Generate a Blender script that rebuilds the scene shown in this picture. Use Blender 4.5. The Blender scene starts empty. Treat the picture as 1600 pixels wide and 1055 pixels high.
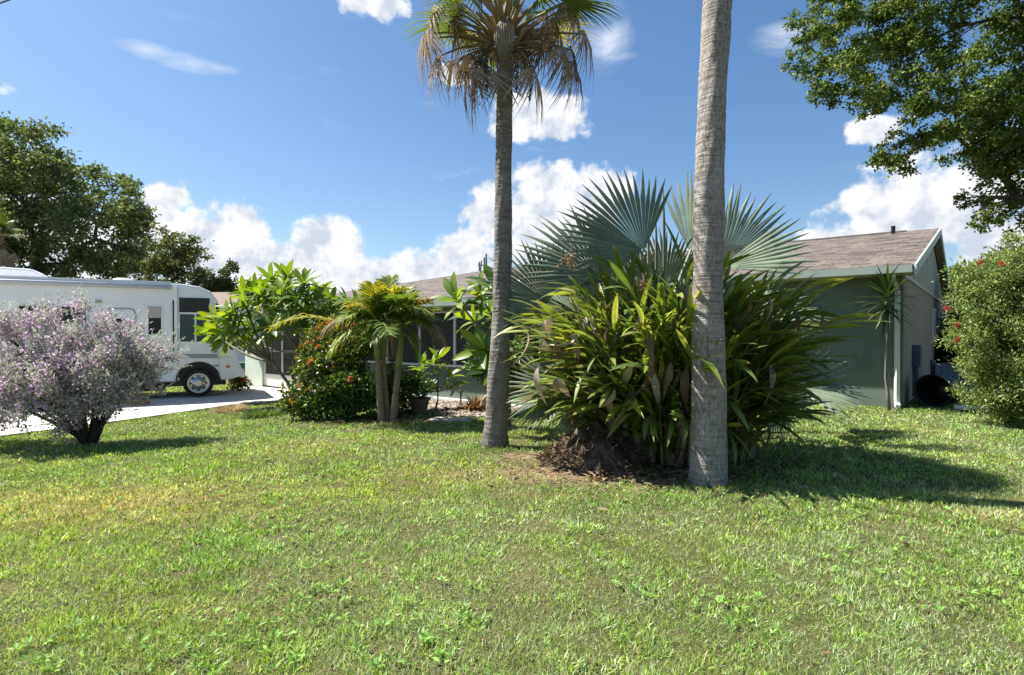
import bpy, math, random
import numpy as np
from mathutils import Matrix, Vector
R = math.radians
rng = np.random.default_rng(7)
random.seed(7)
SC = bpy.context.scene
COL = SC.collection

# ------------------------------------------------------------------ camera
F, CX, HY, HC = 900.0, 800.0, 520.0, 1.5        # focal length (px of the 1600 px photo), horizon row, eye height
cam = bpy.data.cameras.new('camera')
cam.sensor_width = 36.0
cam.lens = 36.0 * F / 1600.0
cam.clip_start = 0.05
cam.clip_end = 5000
camo = bpy.data.objects.new('camera', cam)
COL.objects.link(camo)
camo.location = (0, 0, HC)
camo.rotation_euler = (R(90) - math.atan((527.5 - HY) / F), 0, 0)
SC.camera = camo
SC.render.resolution_x, SC.render.resolution_y = 1024, 675

# ------------------------------------------------------------------ light
SUN_EL = R(54)
SUN_H = Vector((-0.95, 0.31, 0)).normalized()          # horizontal direction towards the sun
sun_dir = Vector((SUN_H.x * math.cos(SUN_EL), SUN_H.y * math.cos(SUN_EL), math.sin(SUN_EL)))
sl = bpy.data.lights.new('sun', 'SUN')
sl.energy = 5.0
sl.angle = R(0.5)
sl.color = (1.0, 0.95, 0.86)
so = bpy.data.objects.new('sun', sl)
COL.objects.link(so)
so.location = (-20, 10, 30)
so.rotation_euler = sun_dir.to_track_quat('Z', 'Y').to_euler()

SKY_STRENGTH = 0.06
EXPOSURE = 1.38
SC.view_settings.view_transform = 'Standard'
SC.view_settings.look = 'None'
SC.view_settings.exposure = EXPOSURE
SC.view_settings.gamma = 1.0
SC.view_settings.use_curve_mapping = False
SC.render.engine = 'CYCLES'
SC.cycles.max_bounces = 8
SC.cycles.transparent_max_bounces = 8
SC.cycles.caustics_reflective = False
SC.cycles.caustics_refractive = False


class NT:
    """tiny helper round a node tree"""
    def __init__(s, tree):
        s.t = tree
    def n(s, typ, **kw):
        nd = s.t.nodes.new(typ)
        for k, v in kw.items():
            if k.startswith('i_'):
                key = k[2:]
                key = int(key) if key.isdigit() else key
                s.put(nd.inputs[key], v)
            else:
                setattr(nd, k, v)
        return nd
    def put(s, inp, v):
        if isinstance(v, bpy.types.NodeSocket):
            s.t.links.new(v, inp)
        elif isinstance(v, bpy.types.Node):
            s.t.links.new(v.outputs[0], inp)
        else:
            inp.default_value = v
    def m(s, op, a, b=None, c=None, clamp=False):
        nd = s.n('ShaderNodeMath', operation=op, use_clamp=clamp)
        s.put(nd.inputs[0], a)
        if b is not None: s.put(nd.inputs[1], b)
        if c is not None: s.put(nd.inputs[2], c)
        return nd.outputs[0]
    def v(s, op, a, b=None, out=0):
        nd = s.n('ShaderNodeVectorMath', operation=op)
        s.put(nd.inputs[0], a)
        if b is not None: s.put(nd.inputs[1], b)
        return nd.outputs[out]
    def mix(s, f, a, b, blend='MIX'):
        nd = s.n('ShaderNodeMix', data_type='RGBA', blend_type=blend)
        s.put(nd.inputs[0], f); s.put(nd.inputs[6], a); s.put(nd.inputs[7], b)
        return nd.outputs[2]
    def ramp(s, f, stops):
        nd = s.n('ShaderNodeValToRGB')
        s.put(nd.inputs[0], f)
        el = nd.color_ramp.elements
        while len(el) < len(stops): el.new(0.5)
        for e, (p, c) in zip(el, stops):
            e.position = p
            e.color = (*c, 1) if len(c) == 3 else c
        return nd.outputs[0]
    def noise(s, vec, scale, detail=4, rough=0.55, dim='3D'):
        nd = s.n('ShaderNodeTexNoise', noise_dimensions=dim)
        if vec is not None: s.put(nd.inputs['Vector'], vec)
        nd.inputs['Scale'].default_value = scale
        nd.inputs['Detail'].default_value = detail
        nd.inputs['Roughness'].default_value = rough
        return nd.outputs[0]


def px_angles(x, y):
    th = math.atan((x - CX) / F)
    return th, math.atan((HY - y) / F * math.cos(th))


W = bpy.data.worlds.new('World')
SC.world = W
W.use_nodes = True
W.node_tree.nodes.clear()
w = NT(W.node_tree)
sky = w.n('ShaderNodeTexSky', sky_type='NISHITA', sun_disc=False, sun_elevation=SUN_EL,
          sun_rotation=math.atan2(SUN_H.x, SUN_H.y), altitude=10, air_density=1.0, dust_density=0.9, ozone_density=3.0)
tc = w.n('ShaderNodeTexCoord').outputs['Generated']
sep = w.n('ShaderNodeSeparateXYZ', i_0=tc)
theta = w.m('ARCTAN2', sep.outputs[0], sep.outputs[1])
elev = w.m('ARCSINE', sep.outputs[2])
ang = w.n('ShaderNodeCombineXYZ', i_0=theta, i_1=elev).outputs[0]
# cumulus seen over the roofs: (px, py, half width, half height, density)
CLOUDS = [(262, 305, 36, 32), (255, 355, 55, 45), (300, 375, 75, 45), (372, 362, 62, 50), (345, 410, 110, 45),
          (520, 385, 62, 50), (440, 405, 110, 45), (500, 430, 160, 35), (650, 432, 110, 36), (722, 400, 62, 45),
          (752, 335, 34, 46), (855, 285, 58, 40), (945, 282, 48, 36), (890, 330, 100, 52), (870, 385, 120, 45),
          (848, 182, 92, 34), (790, 190, 36, 26), (580, 6, 60, 24), (720, 110, 45, 16), (1345, 312, 62, 42),
          (1440, 300, 95, 52), (1520, 300, 85, 70), (1420, 350, 170, 40), (1375, 205, 48, 20), (1560, 380, 80, 60),
          (1000, 420, 200, 40), (150, 400, 120, 50), (1290, 372, 60, 20)]
nz = w.n('ShaderNodeTexNoise', i_Vector=ang, i_Scale=9.0, i_Detail=5.0, i_Roughness=0.55)
disp = w.v('MULTIPLY', w.v('SUBTRACT', nz.outputs['Color'], (0.5, 0.5, 0.5)), (0.10, 0.07, 0.0))
cvec = w.v('ADD', ang, disp)
lit_off = (-0.022, 0.03, 0.0)


def cloud_field(vec):
    acc = None
    for (x, y, rx, ry) in CLOUDS:
        th, el = px_angles(x, y)
        sx = math.cos(th) ** 2 / F * rx
        sy = ry / F * math.cos(th)
        d = w.v('LENGTH', w.v('MULTIPLY', w.v('SUBTRACT', vec, (th, el, 0)), (1 / sx, 1 / sy, 0)), out=1)
        val = w.m('SUBTRACT', 1.0, d)
        acc = val if acc is None else w.m('SMOOTH_MAX', acc, val, 0.25)
    return acc


base = cloud_field(cvec)
# the same kind of cumulus bank all round the horizon
gen = w.noise(w.v('MULTIPLY', tc, (1.0, 1.0, 2.2)), 3.2, 6, 0.55)
band = w.m('MULTIPLY', w.m('ABSOLUTE', w.m('SUBTRACT', elev, 0.10)), 4.5)
bank = w.m('SUBTRACT', w.m('MULTIPLY', w.m('SUBTRACT', gen, 0.47), 5.0), band)
fine = w.noise(ang, 24.0, 7, 0.6)
fld = w.m('ADD', w.m('SMOOTH_MAX', base, bank, 0.2), w.m('MULTIPLY', w.m('SUBTRACT', fine, 0.5), 1.25))
mask = w.n('ShaderNodeMapRange', interpolation_type='SMOOTHSTEP', i_0=fld, i_1=-0.02, i_2=0.34).outputs[0]
fine2 = w.noise(w.v('ADD', ang, lit_off), 24.0, 7, 0.6)
relief = w.m('SUBTRACT', fine, fine2)
soft = w.noise(ang, 11.0, 3, 0.5)
cloud_lit = w.m('MULTIPLY_ADD', relief, 3.2, w.m('MULTIPLY_ADD', soft, 1.9, -0.35), clamp=True)  # sunlit and shaded sides of the clouds painted into their colour
ccol = w.mix(cloud_lit, (4.2, 4.6, 5.3, 1), (6.9, 6.95, 7.0, 1))
# thin high wisps
wn = w.noise(w.v('MULTIPLY', w.v('ADD', ang, disp), (1.0, 5.0, 1.0)), 5.0, 6, 0.6)
wisp = w.m('MULTIPLY', w.n('ShaderNodeMapRange', interpolation_type='SMOOTHSTEP', i_0=wn, i_1=0.60, i_2=0.85).outputs[0], 0.4)
WISPS = [(235, 78, 60, 14), (300, 97, 75, 15), (350, 105, 40, 9), (1225, 62, 55, 26), (950, 60, 45, 50), (960, 90, 40, 8)]
wacc = None
for (x, y, rx, ry) in WISPS:
    th, el = px_angles(x, y)
    d = w.v('LENGTH', w.v('MULTIPLY', w.v('SUBTRACT', w.v('ADD', ang, w.v('MULTIPLY', disp, (0.5, 0.35, 0))), (th, el, 0)), (F / (math.cos(th) ** 2 * rx), F / (math.cos(th) * ry), 0)), out=1)
    val = w.m('SUBTRACT', 1.0, d, clamp=True)
    wacc = val if wacc is None else w.m('MAXIMUM', wacc, val)
wisp = w.m('ADD', wisp, w.m('MULTIPLY', wacc, w.m('MULTIPLY_ADD', wn, 3.6, -1.25, clamp=True)), clamp=True)
skys = w.n('ShaderNodeHueSaturation', i_Saturation=1.16, i_Color=sky.outputs[0])
skyc = w.mix(wisp, skys.outputs[0], (5.6, 6.0, 6.7, 1))
col = w.mix(mask, skyc, ccol)
bg = w.n('ShaderNodeBackground', i_Color=col, i_Strength=SKY_STRENGTH)
w.t.links.new(bg.outputs[0], w.n('ShaderNodeOutputWorld').inputs[0])

# ------------------------------------------------------------------ helpers
def ground_z(x, y):
    t = np.clip((-2.0 - np.asarray(x, float)) / 5.0, 0, 1)
    return -0.2 * t * t * (3 - 2 * t)


def gz(x, y):
    return float(ground_z(x, y))


def px(x, y, Y):
    return Vector(((x - CX) / F * Y, Y, HC + (HY - y) / F * Y))


def gpx(x, y):
    """where the ray through a pixel meets the lawn"""
    Y = HC * F / (y - HY)
    for _ in range(12):
        X = (x - CX) / F * Y
        Y = (HC - gz(X, Y)) * F / (y - HY)
    X = (x - CX) / F * Y
    return Vector((X, Y, gz(X, Y)))


INV = {}


def tag(o, label=None, cat=None, group=None, kind=None):
    if label: o['label'] = label
    if cat: o['category'] = cat
    if group: o['group'] = group
    if kind: o['kind'] = kind
    return o


def thing(name, label, cat, loc, group=None):
    o = bpy.data.objects.new(name, None)
    COL.objects.link(o)
    o.location = loc
    o.empty_display_size = 0.2
    INV[o.name] = Matrix.Translation(Vector(loc)).inverted()
    return tag(o, label, cat, group)


def attach(o, parent):
    if parent is not None:
        o.parent = parent
        o.matrix_parent_inverse = INV.get(parent.name, Matrix.Identity(4))


def mesh_data(name, verts, faces, mats, smooth=False, cols=None, midx=None, uv=None):
    me = bpy.data.meshes.new(name)
    if isinstance(faces, np.ndarray):
        k = faces.shape[1]
        verts = np.asarray(verts, np.float32)
        me.vertices.add(len(verts)); me.vertices.foreach_set('co', verts.ravel())
        me.loops.add(faces.size); me.loops.foreach_set('vertex_index', faces.astype(np.int32).ravel())
        me.polygons.add(len(faces))
        me.polygons.foreach_set('loop_start', np.arange(0, faces.size, k, dtype=np.int32))
        me.polygons.foreach_set('loop_total', np.full(len(faces), k, np.int32))
        me.update(calc_edges=True)
    else:
        me.from_pydata([tuple(v) for v in verts], [], faces)
    for m in (mats if isinstance(mats, (list, tuple)) else [mats]):
        me.materials.append(m)
    if midx is not None:
        me.polygons.foreach_set('material_index', np.asarray(midx, np.int32))
    if smooth:
        me.polygons.foreach_set('use_smooth', np.ones(len(me.polygons), bool))
    if cols is not None:
        a = me.color_attributes.new('col', 'FLOAT_COLOR', 'POINT')
        c = np.ones((len(me.vertices), 4), np.float32); c[:, :3] = cols
        a.data.foreach_set('color', c.ravel())
    if uv is not None:
        l = me.uv_layers.new(name='UVMap')
        vi = np.empty(len(me.loops), np.int32); me.loops.foreach_get('vertex_index', vi)
        l.data.foreach_set('uv', np.asarray(uv, np.float32)[vi].ravel())
    return me


def obj(name, me, parent=None, matrix=None):
    o = bpy.data.objects.new(name, me)
    COL.objects.link(o)
    if matrix is not None: o.matrix_basis = matrix
    attach(o, parent)
    return o


class MB:
    """collects boxes, tubes and prisms; frame maps local to world"""
    def __init__(s, frame=None):
        s.V, s.Fc, s.fr = [], [], frame or (lambda a, b, c: Vector((a, b, c)))
    def add(s, vs, fs):
        b = len(s.V)
        s.V += [s.fr(*v) for v in vs]
        s.Fc += [tuple(i + b for i in f) for f in fs]
        return s
    def box(s, x0, x1, y0, y1, z0, z1):
        return s.add([(x0, y0, z0), (x1, y0, z0), (x1, y1, z0), (x0, y1, z0), (x0, y0, z1), (x1, y0, z1), (x1, y1, z1), (x0, y1, z1)],
                     [(0, 3, 2, 1), (4, 5, 6, 7), (0, 1, 5, 4), (1, 2, 6, 5), (2, 3, 7, 6), (3, 0, 4, 7)])
    def prism(s, poly, a0, a1, axis=1):
        """poly in the two other axes, extruded along axis"""
        def pt(p, a):
            q = list(p); q.insert(axis, a); return tuple(q)
        n = len(poly)
        return s.add([pt(p, a0) for p in poly] + [pt(p, a1) for p in poly],
                     [tuple(range(n))[::-1], tuple(range(n, 2 * n))] + [(i, (i + 1) % n, (i + 1) % n + n, i + n) for i in range(n)])
    def tube(s, pts, rad, n=8, cap=True):
        pts = [Vector(p) for p in pts]
        m = len(pts)
        rad = [rad] * m if isinstance(rad, (int, float)) else list(rad)
        vs, fs = [], []
        ref = None
        for i, p in enumerate(pts):
            t = (pts[min(i + 1, m - 1)] - pts[max(i - 1, 0)]).normalized()
            if ref is None:
                ref = t.orthogonal().normalized()
            ref = (ref - t * ref.dot(t)).normalized()
            b = t.cross(ref)
            for k in range(n):
                a = 2 * math.pi * k / n
                vs.append(tuple(p + (ref * math.cos(a) + b * math.sin(a)) * rad[i]))
        for i in range(m - 1):
            for k in range(n):
                fs.append((i * n + k, i * n + (k + 1) % n, (i + 1) * n + (k + 1) % n, (i + 1) * n + k))
        if cap:
            fs.append(tuple(range(n))[::-1]); fs.append(tuple(range((m - 1) * n, m * n)))
        return s.add(vs, fs)
    def build(s, name, mat, parent=None, smooth=False, bevel=0, kind=None, label=None):
        o = obj(name, mesh_data(name, s.V, s.Fc, mat, smooth), parent)
        INV[o.name] = Matrix.Identity(4)
        if bevel:
            b = o.modifiers.new('bevel', 'BEVEL'); b.width = bevel; b.segments = 2; b.limit_method = 'ANGLE'
        return tag(o, label, kind=kind)


def bez(a, b, c, n=8):
    a, b, c = Vector(a), Vector(b), Vector(c)
    return [(1 - t) ** 2 * a + 2 * t * (1 - t) * b + t * t * c for t in [i / (n - 1) for i in range(n)]]


# ------------------------------------------------------------------ materials
def new_mat(name):
    m = bpy.data.materials.new(name)
    m.use_nodes = True
    m.node_tree.nodes.clear()
    t = NT(m.node_tree)
    t.out = t.n('ShaderNodeOutputMaterial')
    return m, t


def plain(name, colr, rough=0.6, metal=0.0, var=0.12, scale=6.0, bump=0.0, bscale=60.0, spec=0.5, dirt=None):
    m, t = new_mat(name)
    p = t.n('ShaderNodeTexCoord').outputs['Object']
    nz = t.noise(p, scale, 5, 0.6)
    c = t.mix(nz, (*[v * (1 - var) for v in colr], 1), (*[min(1, v * (1 + var)) for v in colr], 1))
    if dirt:
        dn = t.ramp(t.noise(p, dirt[1], 6, 0.65), [(0.48, (0, 0, 0)), (0.72, (1, 1, 1))])
        c = t.mix(t.m('MULTIPLY', dn, dirt[2]), c, (*dirt[0], 1))
    b = t.n('ShaderNodeBsdfPrincipled', i_Roughness=rough, i_Metallic=metal)
    b.inputs['Specular IOR Level'].default_value = spec
    t.put(b.inputs['Base Color'], c)
    if bump:
        bp = t.n('ShaderNodeBump', i_Strength=bump, i_Distance=0.02)
        t.put(bp.inputs['Height'], t.noise(p, bscale, 4, 0.6))
        t.put(b.inputs['Normal'], bp.outputs[0])
    t.t.links.new(b.outputs[0], t.out.inputs[0])
    return m


def leafy(name, rough=0.45, transl=0.35, spec=0.4, rand=0.25, tcol=(1.25, 1.25, 0.55), spots=0.0):
    """leaf: colour from the mesh attribute, light passes through"""
    m, t = new_mat(name)
    a = t.n('ShaderNodeAttribute', attribute_name='col').outputs['Color']
    r = t.n('ShaderNodeObjectInfo').outputs['Random']
    f = t.m('MULTIPLY_ADD', r, rand, 1 - rand / 2)
    c = t.v('MULTIPLY', a, t.n('ShaderNodeCombineXYZ', i_0=f, i_1=f, i_2=f))
    if spots:                              # brown blemishes and scorched streaks
        g = t.n('ShaderNodeNewGeometry').outputs['Position']
        sp = t.ramp(t.noise(g, 26, 5, 0.7), [(0.56, (0, 0, 0)), (0.68, (0.8, 0.8, 0.8))])
        c = t.mix(t.m('MULTIPLY', sp, spots), c, (0.24, 0.175, 0.09, 1))
        c = t.mix(0.55, c, t.ramp(t.noise(g, 5, 3, 0.6), [(0.3, (0.6, 0.62, 0.6)), (0.7, (1.3, 1.25, 1.2))]), 'MULTIPLY')
    b = t.n('ShaderNodeBsdfPrincipled', i_Roughness=rough)
    b.inputs['Specular IOR Level'].default_value = spec
    t.put(b.inputs['Base Color'], c)
    tr = t.n('ShaderNodeBsdfTranslucent')
    t.put(tr.inputs[0], t.v('MULTIPLY', c, tcol))
    mx = t.n('ShaderNodeMixShader', i_0=transl)
    t.put(mx.inputs[1], b.outputs[0]); t.put(mx.inputs[2], tr.outputs[0])
    t.t.links.new(mx.outputs[0], t.out.inputs[0])
    return m


def bark(name, c1, c2, scale=8, bump=0.6, stretch=(1, 1, 0.25)):
    m, t = new_mat(name)
    p = t.v('MULTIPLY', t.n('ShaderNodeTexCoord').outputs['Object'], stretch)
    n1 = t.noise(p, scale, 6, 0.65)
    c = t.ramp(n1, [(0.3, c1), (0.7, c2)])
    b = t.n('ShaderNodeBsdfPrincipled', i_Roughness=0.9)
    t.put(b.inputs['Base Color'], c)
    bp = t.n('ShaderNodeBump', i_Strength=bump, i_Distance=0.03)
    t.put(bp.inputs['Height'], t.noise(p, scale * 4, 5, 0.65))
    t.put(b.inputs['Normal'], bp.outputs[0])
    t.t.links.new(b.outputs[0], t.out.inputs[0])
    return m


def palm_bark(name='palm_bark', k=1.0):
    m, t = new_mat(name)
    p = t.n('ShaderNodeTexCoord').outputs['Object']
    rings = t.noise(t.v('MULTIPLY', p, (1.2, 1.2, 22)), 1.6, 4, 0.6)
    fine = t.noise(t.v('MULTIPLY', p, (1, 1, 0.35)), 45, 5, 0.7)
    patch = t.noise(p, 2.4, 5, 0.6)
    c = t.ramp(rings, [(0.3, (0.20, 0.165, 0.135)), (0.5, (0.40, 0.345, 0.29)), (0.72, (0.52, 0.46, 0.40))])
    c = t.mix(t.ramp(fine, [(0.42, (0, 0, 0)), (0.62, (0.85, 0.85, 0.85))]), c, (0.16, 0.13, 0.105, 1))
    c = t.mix(t.n('ShaderNodeMapRange', i_0=patch, i_1=0.5, i_2=0.72, i_4=0.55).outputs[0], c, (0.50, 0.50, 0.46, 1))
    c = t.v('MULTIPLY', c, (k * 0.95, k * 0.99, k * 1.06))
    b = t.n('ShaderNodeBsdfPrincipled', i_Roughness=0.92)
    t.put(b.inputs['Base Color'], c)
    bp = t.n('ShaderNodeBump', i_Strength=0.9, i_Distance=0.02)
    t.put(bp.inputs['Height'], t.m('ADD', rings, t.m('MULTIPLY', fine, 0.8)))
    t.put(b.inputs['Normal'], bp.outputs[0])
    t.t.links.new(b.outputs[0], t.out.inputs[0])
    return m


def shingles():
    m, t = new_mat('shingle_roof')
    uv = t.n('ShaderNodeUVMap').outputs[0]
    br = t.n('ShaderNodeTexBrick', i_Vector=uv, i_Scale=1.0)
    br.inputs['Color1'].default_value = (0.05, 0.042, 0.036, 1)
    br.inputs['Color2'].default_value = (0.175, 0.148, 0.132, 1)
    br.inputs['Mortar'].default_value = (0.06, 0.045, 0.04, 1)
    br.inputs['Mortar Size'].default_value = 0.012
    br.inputs['Bias'].default_value = 0.1
    br.inputs['Brick Width'].default_value = 0.42
    br.inputs['Row Height'].default_value = 0.19
    br.offset = 0.37; br.squash = 0.8; br.squash_frequency = 3
    nz = t.noise(t.v('MULTIPLY', uv, (1.0, 4.0, 1)), 2.2, 6, 0.65)
    c = t.mix(0.75, br.outputs[0], t.ramp(nz, [(0.33, (0.34, 0.33, 0.33)), (0.66, (1.25, 1.2, 1.15))]), 'MULTIPLY')
    b = t.n('ShaderNodeBsdfPrincipled', i_Roughness=0.9)
    t.put(b.inputs['Base Color'], c)
    bp = t.n('ShaderNodeBump', i_Strength=0.8, i_Distance=0.02)
    t.put(bp.inputs['Height'], t.m('ADD', br.outputs[1], t.m('MULTIPLY', t.noise(uv, 40, 3), -0.4)))
    bp.invert = True
    t.put(b.inputs['Normal'], bp.outputs[0])
    t.t.links.new(b.outputs[0], t.out.inputs[0])
    return m


def glass(name, tint, rough=0.04):
    return plain(name, tint, rough, 0, 0.2, 1.5, spec=0.22)


M = dict(
    palm_bark=palm_bark('palm_bark', 0.88), grey_palm_bark=palm_bark('grey_palm_bark', 0.6), shingle=shingles(),
    oak_bark=bark('oak_bark', (0.045, 0.035, 0.028), (0.13, 0.105, 0.085), 4),
    grey_bark=bark('grey_bark', (0.13, 0.115, 0.095), (0.27, 0.245, 0.21), 10, 0.35),
    dark_bark=bark('dark_bark', (0.02, 0.016, 0.012), (0.06, 0.05, 0.04), 12),
    ring_bark=bark('ring_bark', (0.15, 0.11, 0.08), (0.30, 0.24, 0.18), 6, 0.4, (1, 1, 5)),
    shaft=plain('crownshaft_green', (0.17, 0.21, 0.07), 0.45, var=0.3, scale=5),
    leaf=leafy('leaf'), grassy=leafy('grass_blade', 0.55, 0.35, 0.25, 0.0), waxy=leafy('waxy_leaf', 0.36, 0.3, 0.4, 0.3),
    ginger=leafy('ginger_leaf', 0.4, 0.36, 0.4, 0.5, (1.25, 1.25, 0.55), 1.0), silver=leafy('silver_fan', 0.52, 0.2, 0.28, 0.16, (1.05, 1.25, 0.7), 0.5),
    matte=leafy('matte_leaf', 0.62, 0.3, 0.2, 0.2), sage=leafy('sage_leaf', 0.7, 0.3, 0.15, 0, (1.0, 1.02, 0.95)), fan=leafy('fan_frond', 0.42, 0.33, 0.4, 0.2), dead=leafy('dead_frond', 0.85, 0.15, 0.1, 0.3, (1.2, 1.0, 0.7)),
    plumeria=leafy('plumeria_leaf', 0.38, 0.42, 0.4, 0.3, (1.4, 1.35, 0.4)), petal=leafy('petal', 0.6, 0.35, 0.2, 0.2, (1.1, 0.95, 1.05)),
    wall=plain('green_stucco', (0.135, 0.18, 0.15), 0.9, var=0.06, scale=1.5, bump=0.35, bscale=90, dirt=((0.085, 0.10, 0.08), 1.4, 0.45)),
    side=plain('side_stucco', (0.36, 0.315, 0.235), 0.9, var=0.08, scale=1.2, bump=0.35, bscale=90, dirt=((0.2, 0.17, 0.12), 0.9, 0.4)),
    siding=plain('gable_siding', (0.42, 0.43, 0.37), 0.8, var=0.05),
    white=plain('white_paint', (0.78, 0.78, 0.76), 0.5, var=0.04, dirt=((0.5, 0.48, 0.43), 3, 0.2)),
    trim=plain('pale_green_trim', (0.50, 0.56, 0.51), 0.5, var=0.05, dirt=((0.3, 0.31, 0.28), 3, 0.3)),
    soffit=plain('soffit', (0.45, 0.45, 0.38), 0.8), dark_trim=plain('dark_edge', (0.03, 0.028, 0.026), 0.7),
    screen=plain('dark_screen', (0.022, 0.022, 0.026), 0.45, var=0.5, scale=2, spec=0.35),
    rv=plain('motorhome_white', (0.80, 0.81, 0.82), 0.28, var=0.02, scale=1.5, dirt=((0.66, 0.66, 0.64), 1.2, 0.25)),
    rvgrey=plain('motorhome_grey', (0.30, 0.31, 0.33), 0.4), blue=plain('stripe_blue', (0.03, 0.09, 0.25), 0.35),
    glass=glass('dark_glass', (0.015, 0.02, 0.022)), greenglass=glass('tinted_glass', (0.04, 0.07, 0.07)),
    tan=plain('tan_reflection_and_lamp', (0.42, 0.38, 0.33), 0.35), rubber=plain('tyre_rubber', (0.018, 0.018, 0.018), 0.8, bump=0.2),  # tan paints the reflection in one pane and colours the awning lamp
    chrome=plain('wheel_chrome', (0.46, 0.45, 0.43), 0.32, 1.0, var=0.1), black=plain('black_plastic', (0.012, 0.012, 0.014), 0.45),
    amber=plain('amber_lens', (0.55, 0.16, 0.04), 0.25), green_bin=plain('green_plastic', (0.01, 0.07, 0.045), 0.5),
    concrete=plain('concrete', (0.56, 0.535, 0.49), 0.9, var=0.12, scale=1.3, bump=0.3, bscale=50, dirt=((0.34, 0.32, 0.28), 0.8, 0.5)),
    drum=plain('black_drum', (0.012, 0.014, 0.02), 0.4, var=0.3), bluefence=plain('blue_grey_paint', (0.07, 0.10, 0.15), 0.6),
    pot=plain('clay_pot', (0.10, 0.085, 0.07), 0.8), soil=plain('soil', (0.10, 0.072, 0.048), 0.95, var=0.45, scale=12, bump=1.0, bscale=35),
    stone=plain('pale_stone', (0.40, 0.38, 0.35), 0.9, var=0.35, scale=9, bump=0.6, bscale=25), wood=plain('timber_block', (0.33, 0.2, 0.1), 0.8, var=0.3),
    cable=plain('cable_black', (0.02, 0.02, 0.02), 0.6), metal=plain('grey_metal', (0.22, 0.22, 0.23), 0.4, 0.6),
)


def vary(c, n, amt=0.2, hue=0.12):
    """n colours round c"""
    k = 1 + (rng.random((n, 1)) - 0.5) * 2 * amt
    h = 1 + (rng.random((n, 3)) - 0.5) * 2 * hue
    return np.clip(np.array(c) * k * h, 0.002, 1)


# ------------------------------------------------------------------ leaf geometry
T_DIAMOND = (np.array([(0, 0, 0), (0.5, 0.45, 0.08), (0, 1, -0.05), (-0.5, 0.45, 0.08)]), np.array([(0, 1, 2), (0, 2, 3)]))
T_BLADE = (np.array([(-0.5, 0, 0), (0.5, 0, 0), (0.42, 0.5, 0.06), (-0.42, 0.5, 0.06), (0, 1, -0.12)]), np.array([(0, 1, 2), (0, 2, 3), (3, 2, 4)]))


def unit(a):
    return a / np.maximum(np.linalg.norm(a, axis=1, keepdims=True), 1e-9)


def scatter_mesh(name, P, D, N, L, Wd, mat, cols, templ=T_DIAMOND):
    tv, tf = templ
    n, k = len(P), len(tv)
    D = unit(D)
    S = unit(np.cross(D, N)); N = np.cross(S, D)
    L = np.broadcast_to(np.asarray(L, float).reshape(-1, 1), (n, 1)); Wd = np.broadcast_to(np.asarray(Wd, float).reshape(-1, 1), (n, 1))
    V = (P[:, None, :] + (tv[None, :, 1:2] * L[:, None, :]) * D[:, None, :] + (tv[None, :, 0:1] * Wd[:, None, :]) * S[:, None, :]
         + (tv[None, :, 2:3] * L[:, None, :]) * N[:, None, :]).reshape(-1, 3)
    Fa = (tf[None] + (np.arange(n) * k)[:, None, None]).reshape(-1, 3)
    return mesh_data(name, V, Fa, mat, cols=np.repeat(cols, k, axis=0))


def clumps(lobes, sub, frac, per, flat=0.75, loose=0.0):
    """leaf positions: lobes (centre, radius) > sub-clumps > leaves; also returns sub-clump centres"""
    P, O, C = [], [], []
    for c, r in lobes:
        c = np.array(c)
        d = unit(rng.normal(size=(sub, 3)))
        cc = c + d * (r * (0.35 + (0.6 + loose) * rng.random((sub, 1)) ** 0.6)) * np.array([1, 1, 0.85])
        for q in cc:
            C.append((c, q))
            sz = frac * r * (1 + loose * rng.normal() * 0.8) if loose else frac * r
            sz = max(sz, 0.35 * frac * r)
            n = max(6, int(per * r * r * (0.6 + 0.8 * rng.random()) * (sz / (frac * r)) ** 2))
            v = unit(rng.normal(size=(n, 3))) * (rng.random((n, 1)) ** (0.5 if not loose else 0.62))
            if loose: v = v * (1 + 0.45 * np.abs(rng.normal(size=(n, 1))) * (rng.random((n, 1)) < 0.3))
            P.append(q + v * np.array([1, 1, flat]) * sz); O.append(v)
    return np.concatenate(P), np.concatenate(O), C


def lance(nst=6, w=0.1, L=0.55, bend=0.35, fold=0.25, edge=(1, 1, 1), mid=(1, 1, 1), tip=(1, 1, 1), twist=0.0, peak=0.4):
    """a single long leaf as a small mesh along +Y, normal +Z; returns verts, faces, colours"""
    V, Fc, Cc = [], [], []
    for i in range(nst + 1):
        t = i / nst
        hw = w * 0.5 * (math.sin(math.pi * min(1, t / (2 * peak)) ** 0.9) if t < peak else math.cos(math.pi / 2 * ((t - peak) / (1 - peak)) ** 1.5))
        hw = max(hw, 0.004 if i < nst else 0.0008)
        y = L * (t - 0.22 * bend * t * t); z = -L * bend * t * t
        a = twist * t
        for sgn in (-1, 0, 1):
            V.append((sgn * hw * math.cos(a), y, z + abs(sgn) * hw * fold + sgn * hw * math.sin(a)))
            c = np.array(mid if sgn == 0 else edge)
            c = c * (1 - max(0, (t - 0.75) * 4)) + np.array(tip) * max(0, (t - 0.75) * 4)
            Cc.append(c)
    for i in range(nst):
        for k in (0, 1):
            a = i * 3 + k
            Fc += [(a, a + 1, a + 4, a + 3)]
    return np.array(V), Fc, np.array(Cc)


def leaf_mesh(name, mat, **kw):
    V, Fc, Cc = lance(**kw)
    return mesh_data(name, V, Fc, mat, smooth=True, cols=Cc)


def orient(pos, d, up, roll=0.0, scale=1.0):
    d = Vector(d).normalized()
    s = d.cross(Vector(up))
    if s.length < 1e-4: s = d.orthogonal()
    s.normalize()
    n = s.cross(d)
    m = Matrix((s, d, n)).transposed().to_4x4() @ Matrix.Rotation(roll, 4, 'Y')
    return Matrix.Translation(Vector(pos)) @ m @ Matrix.Scale(scale, 4)


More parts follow.
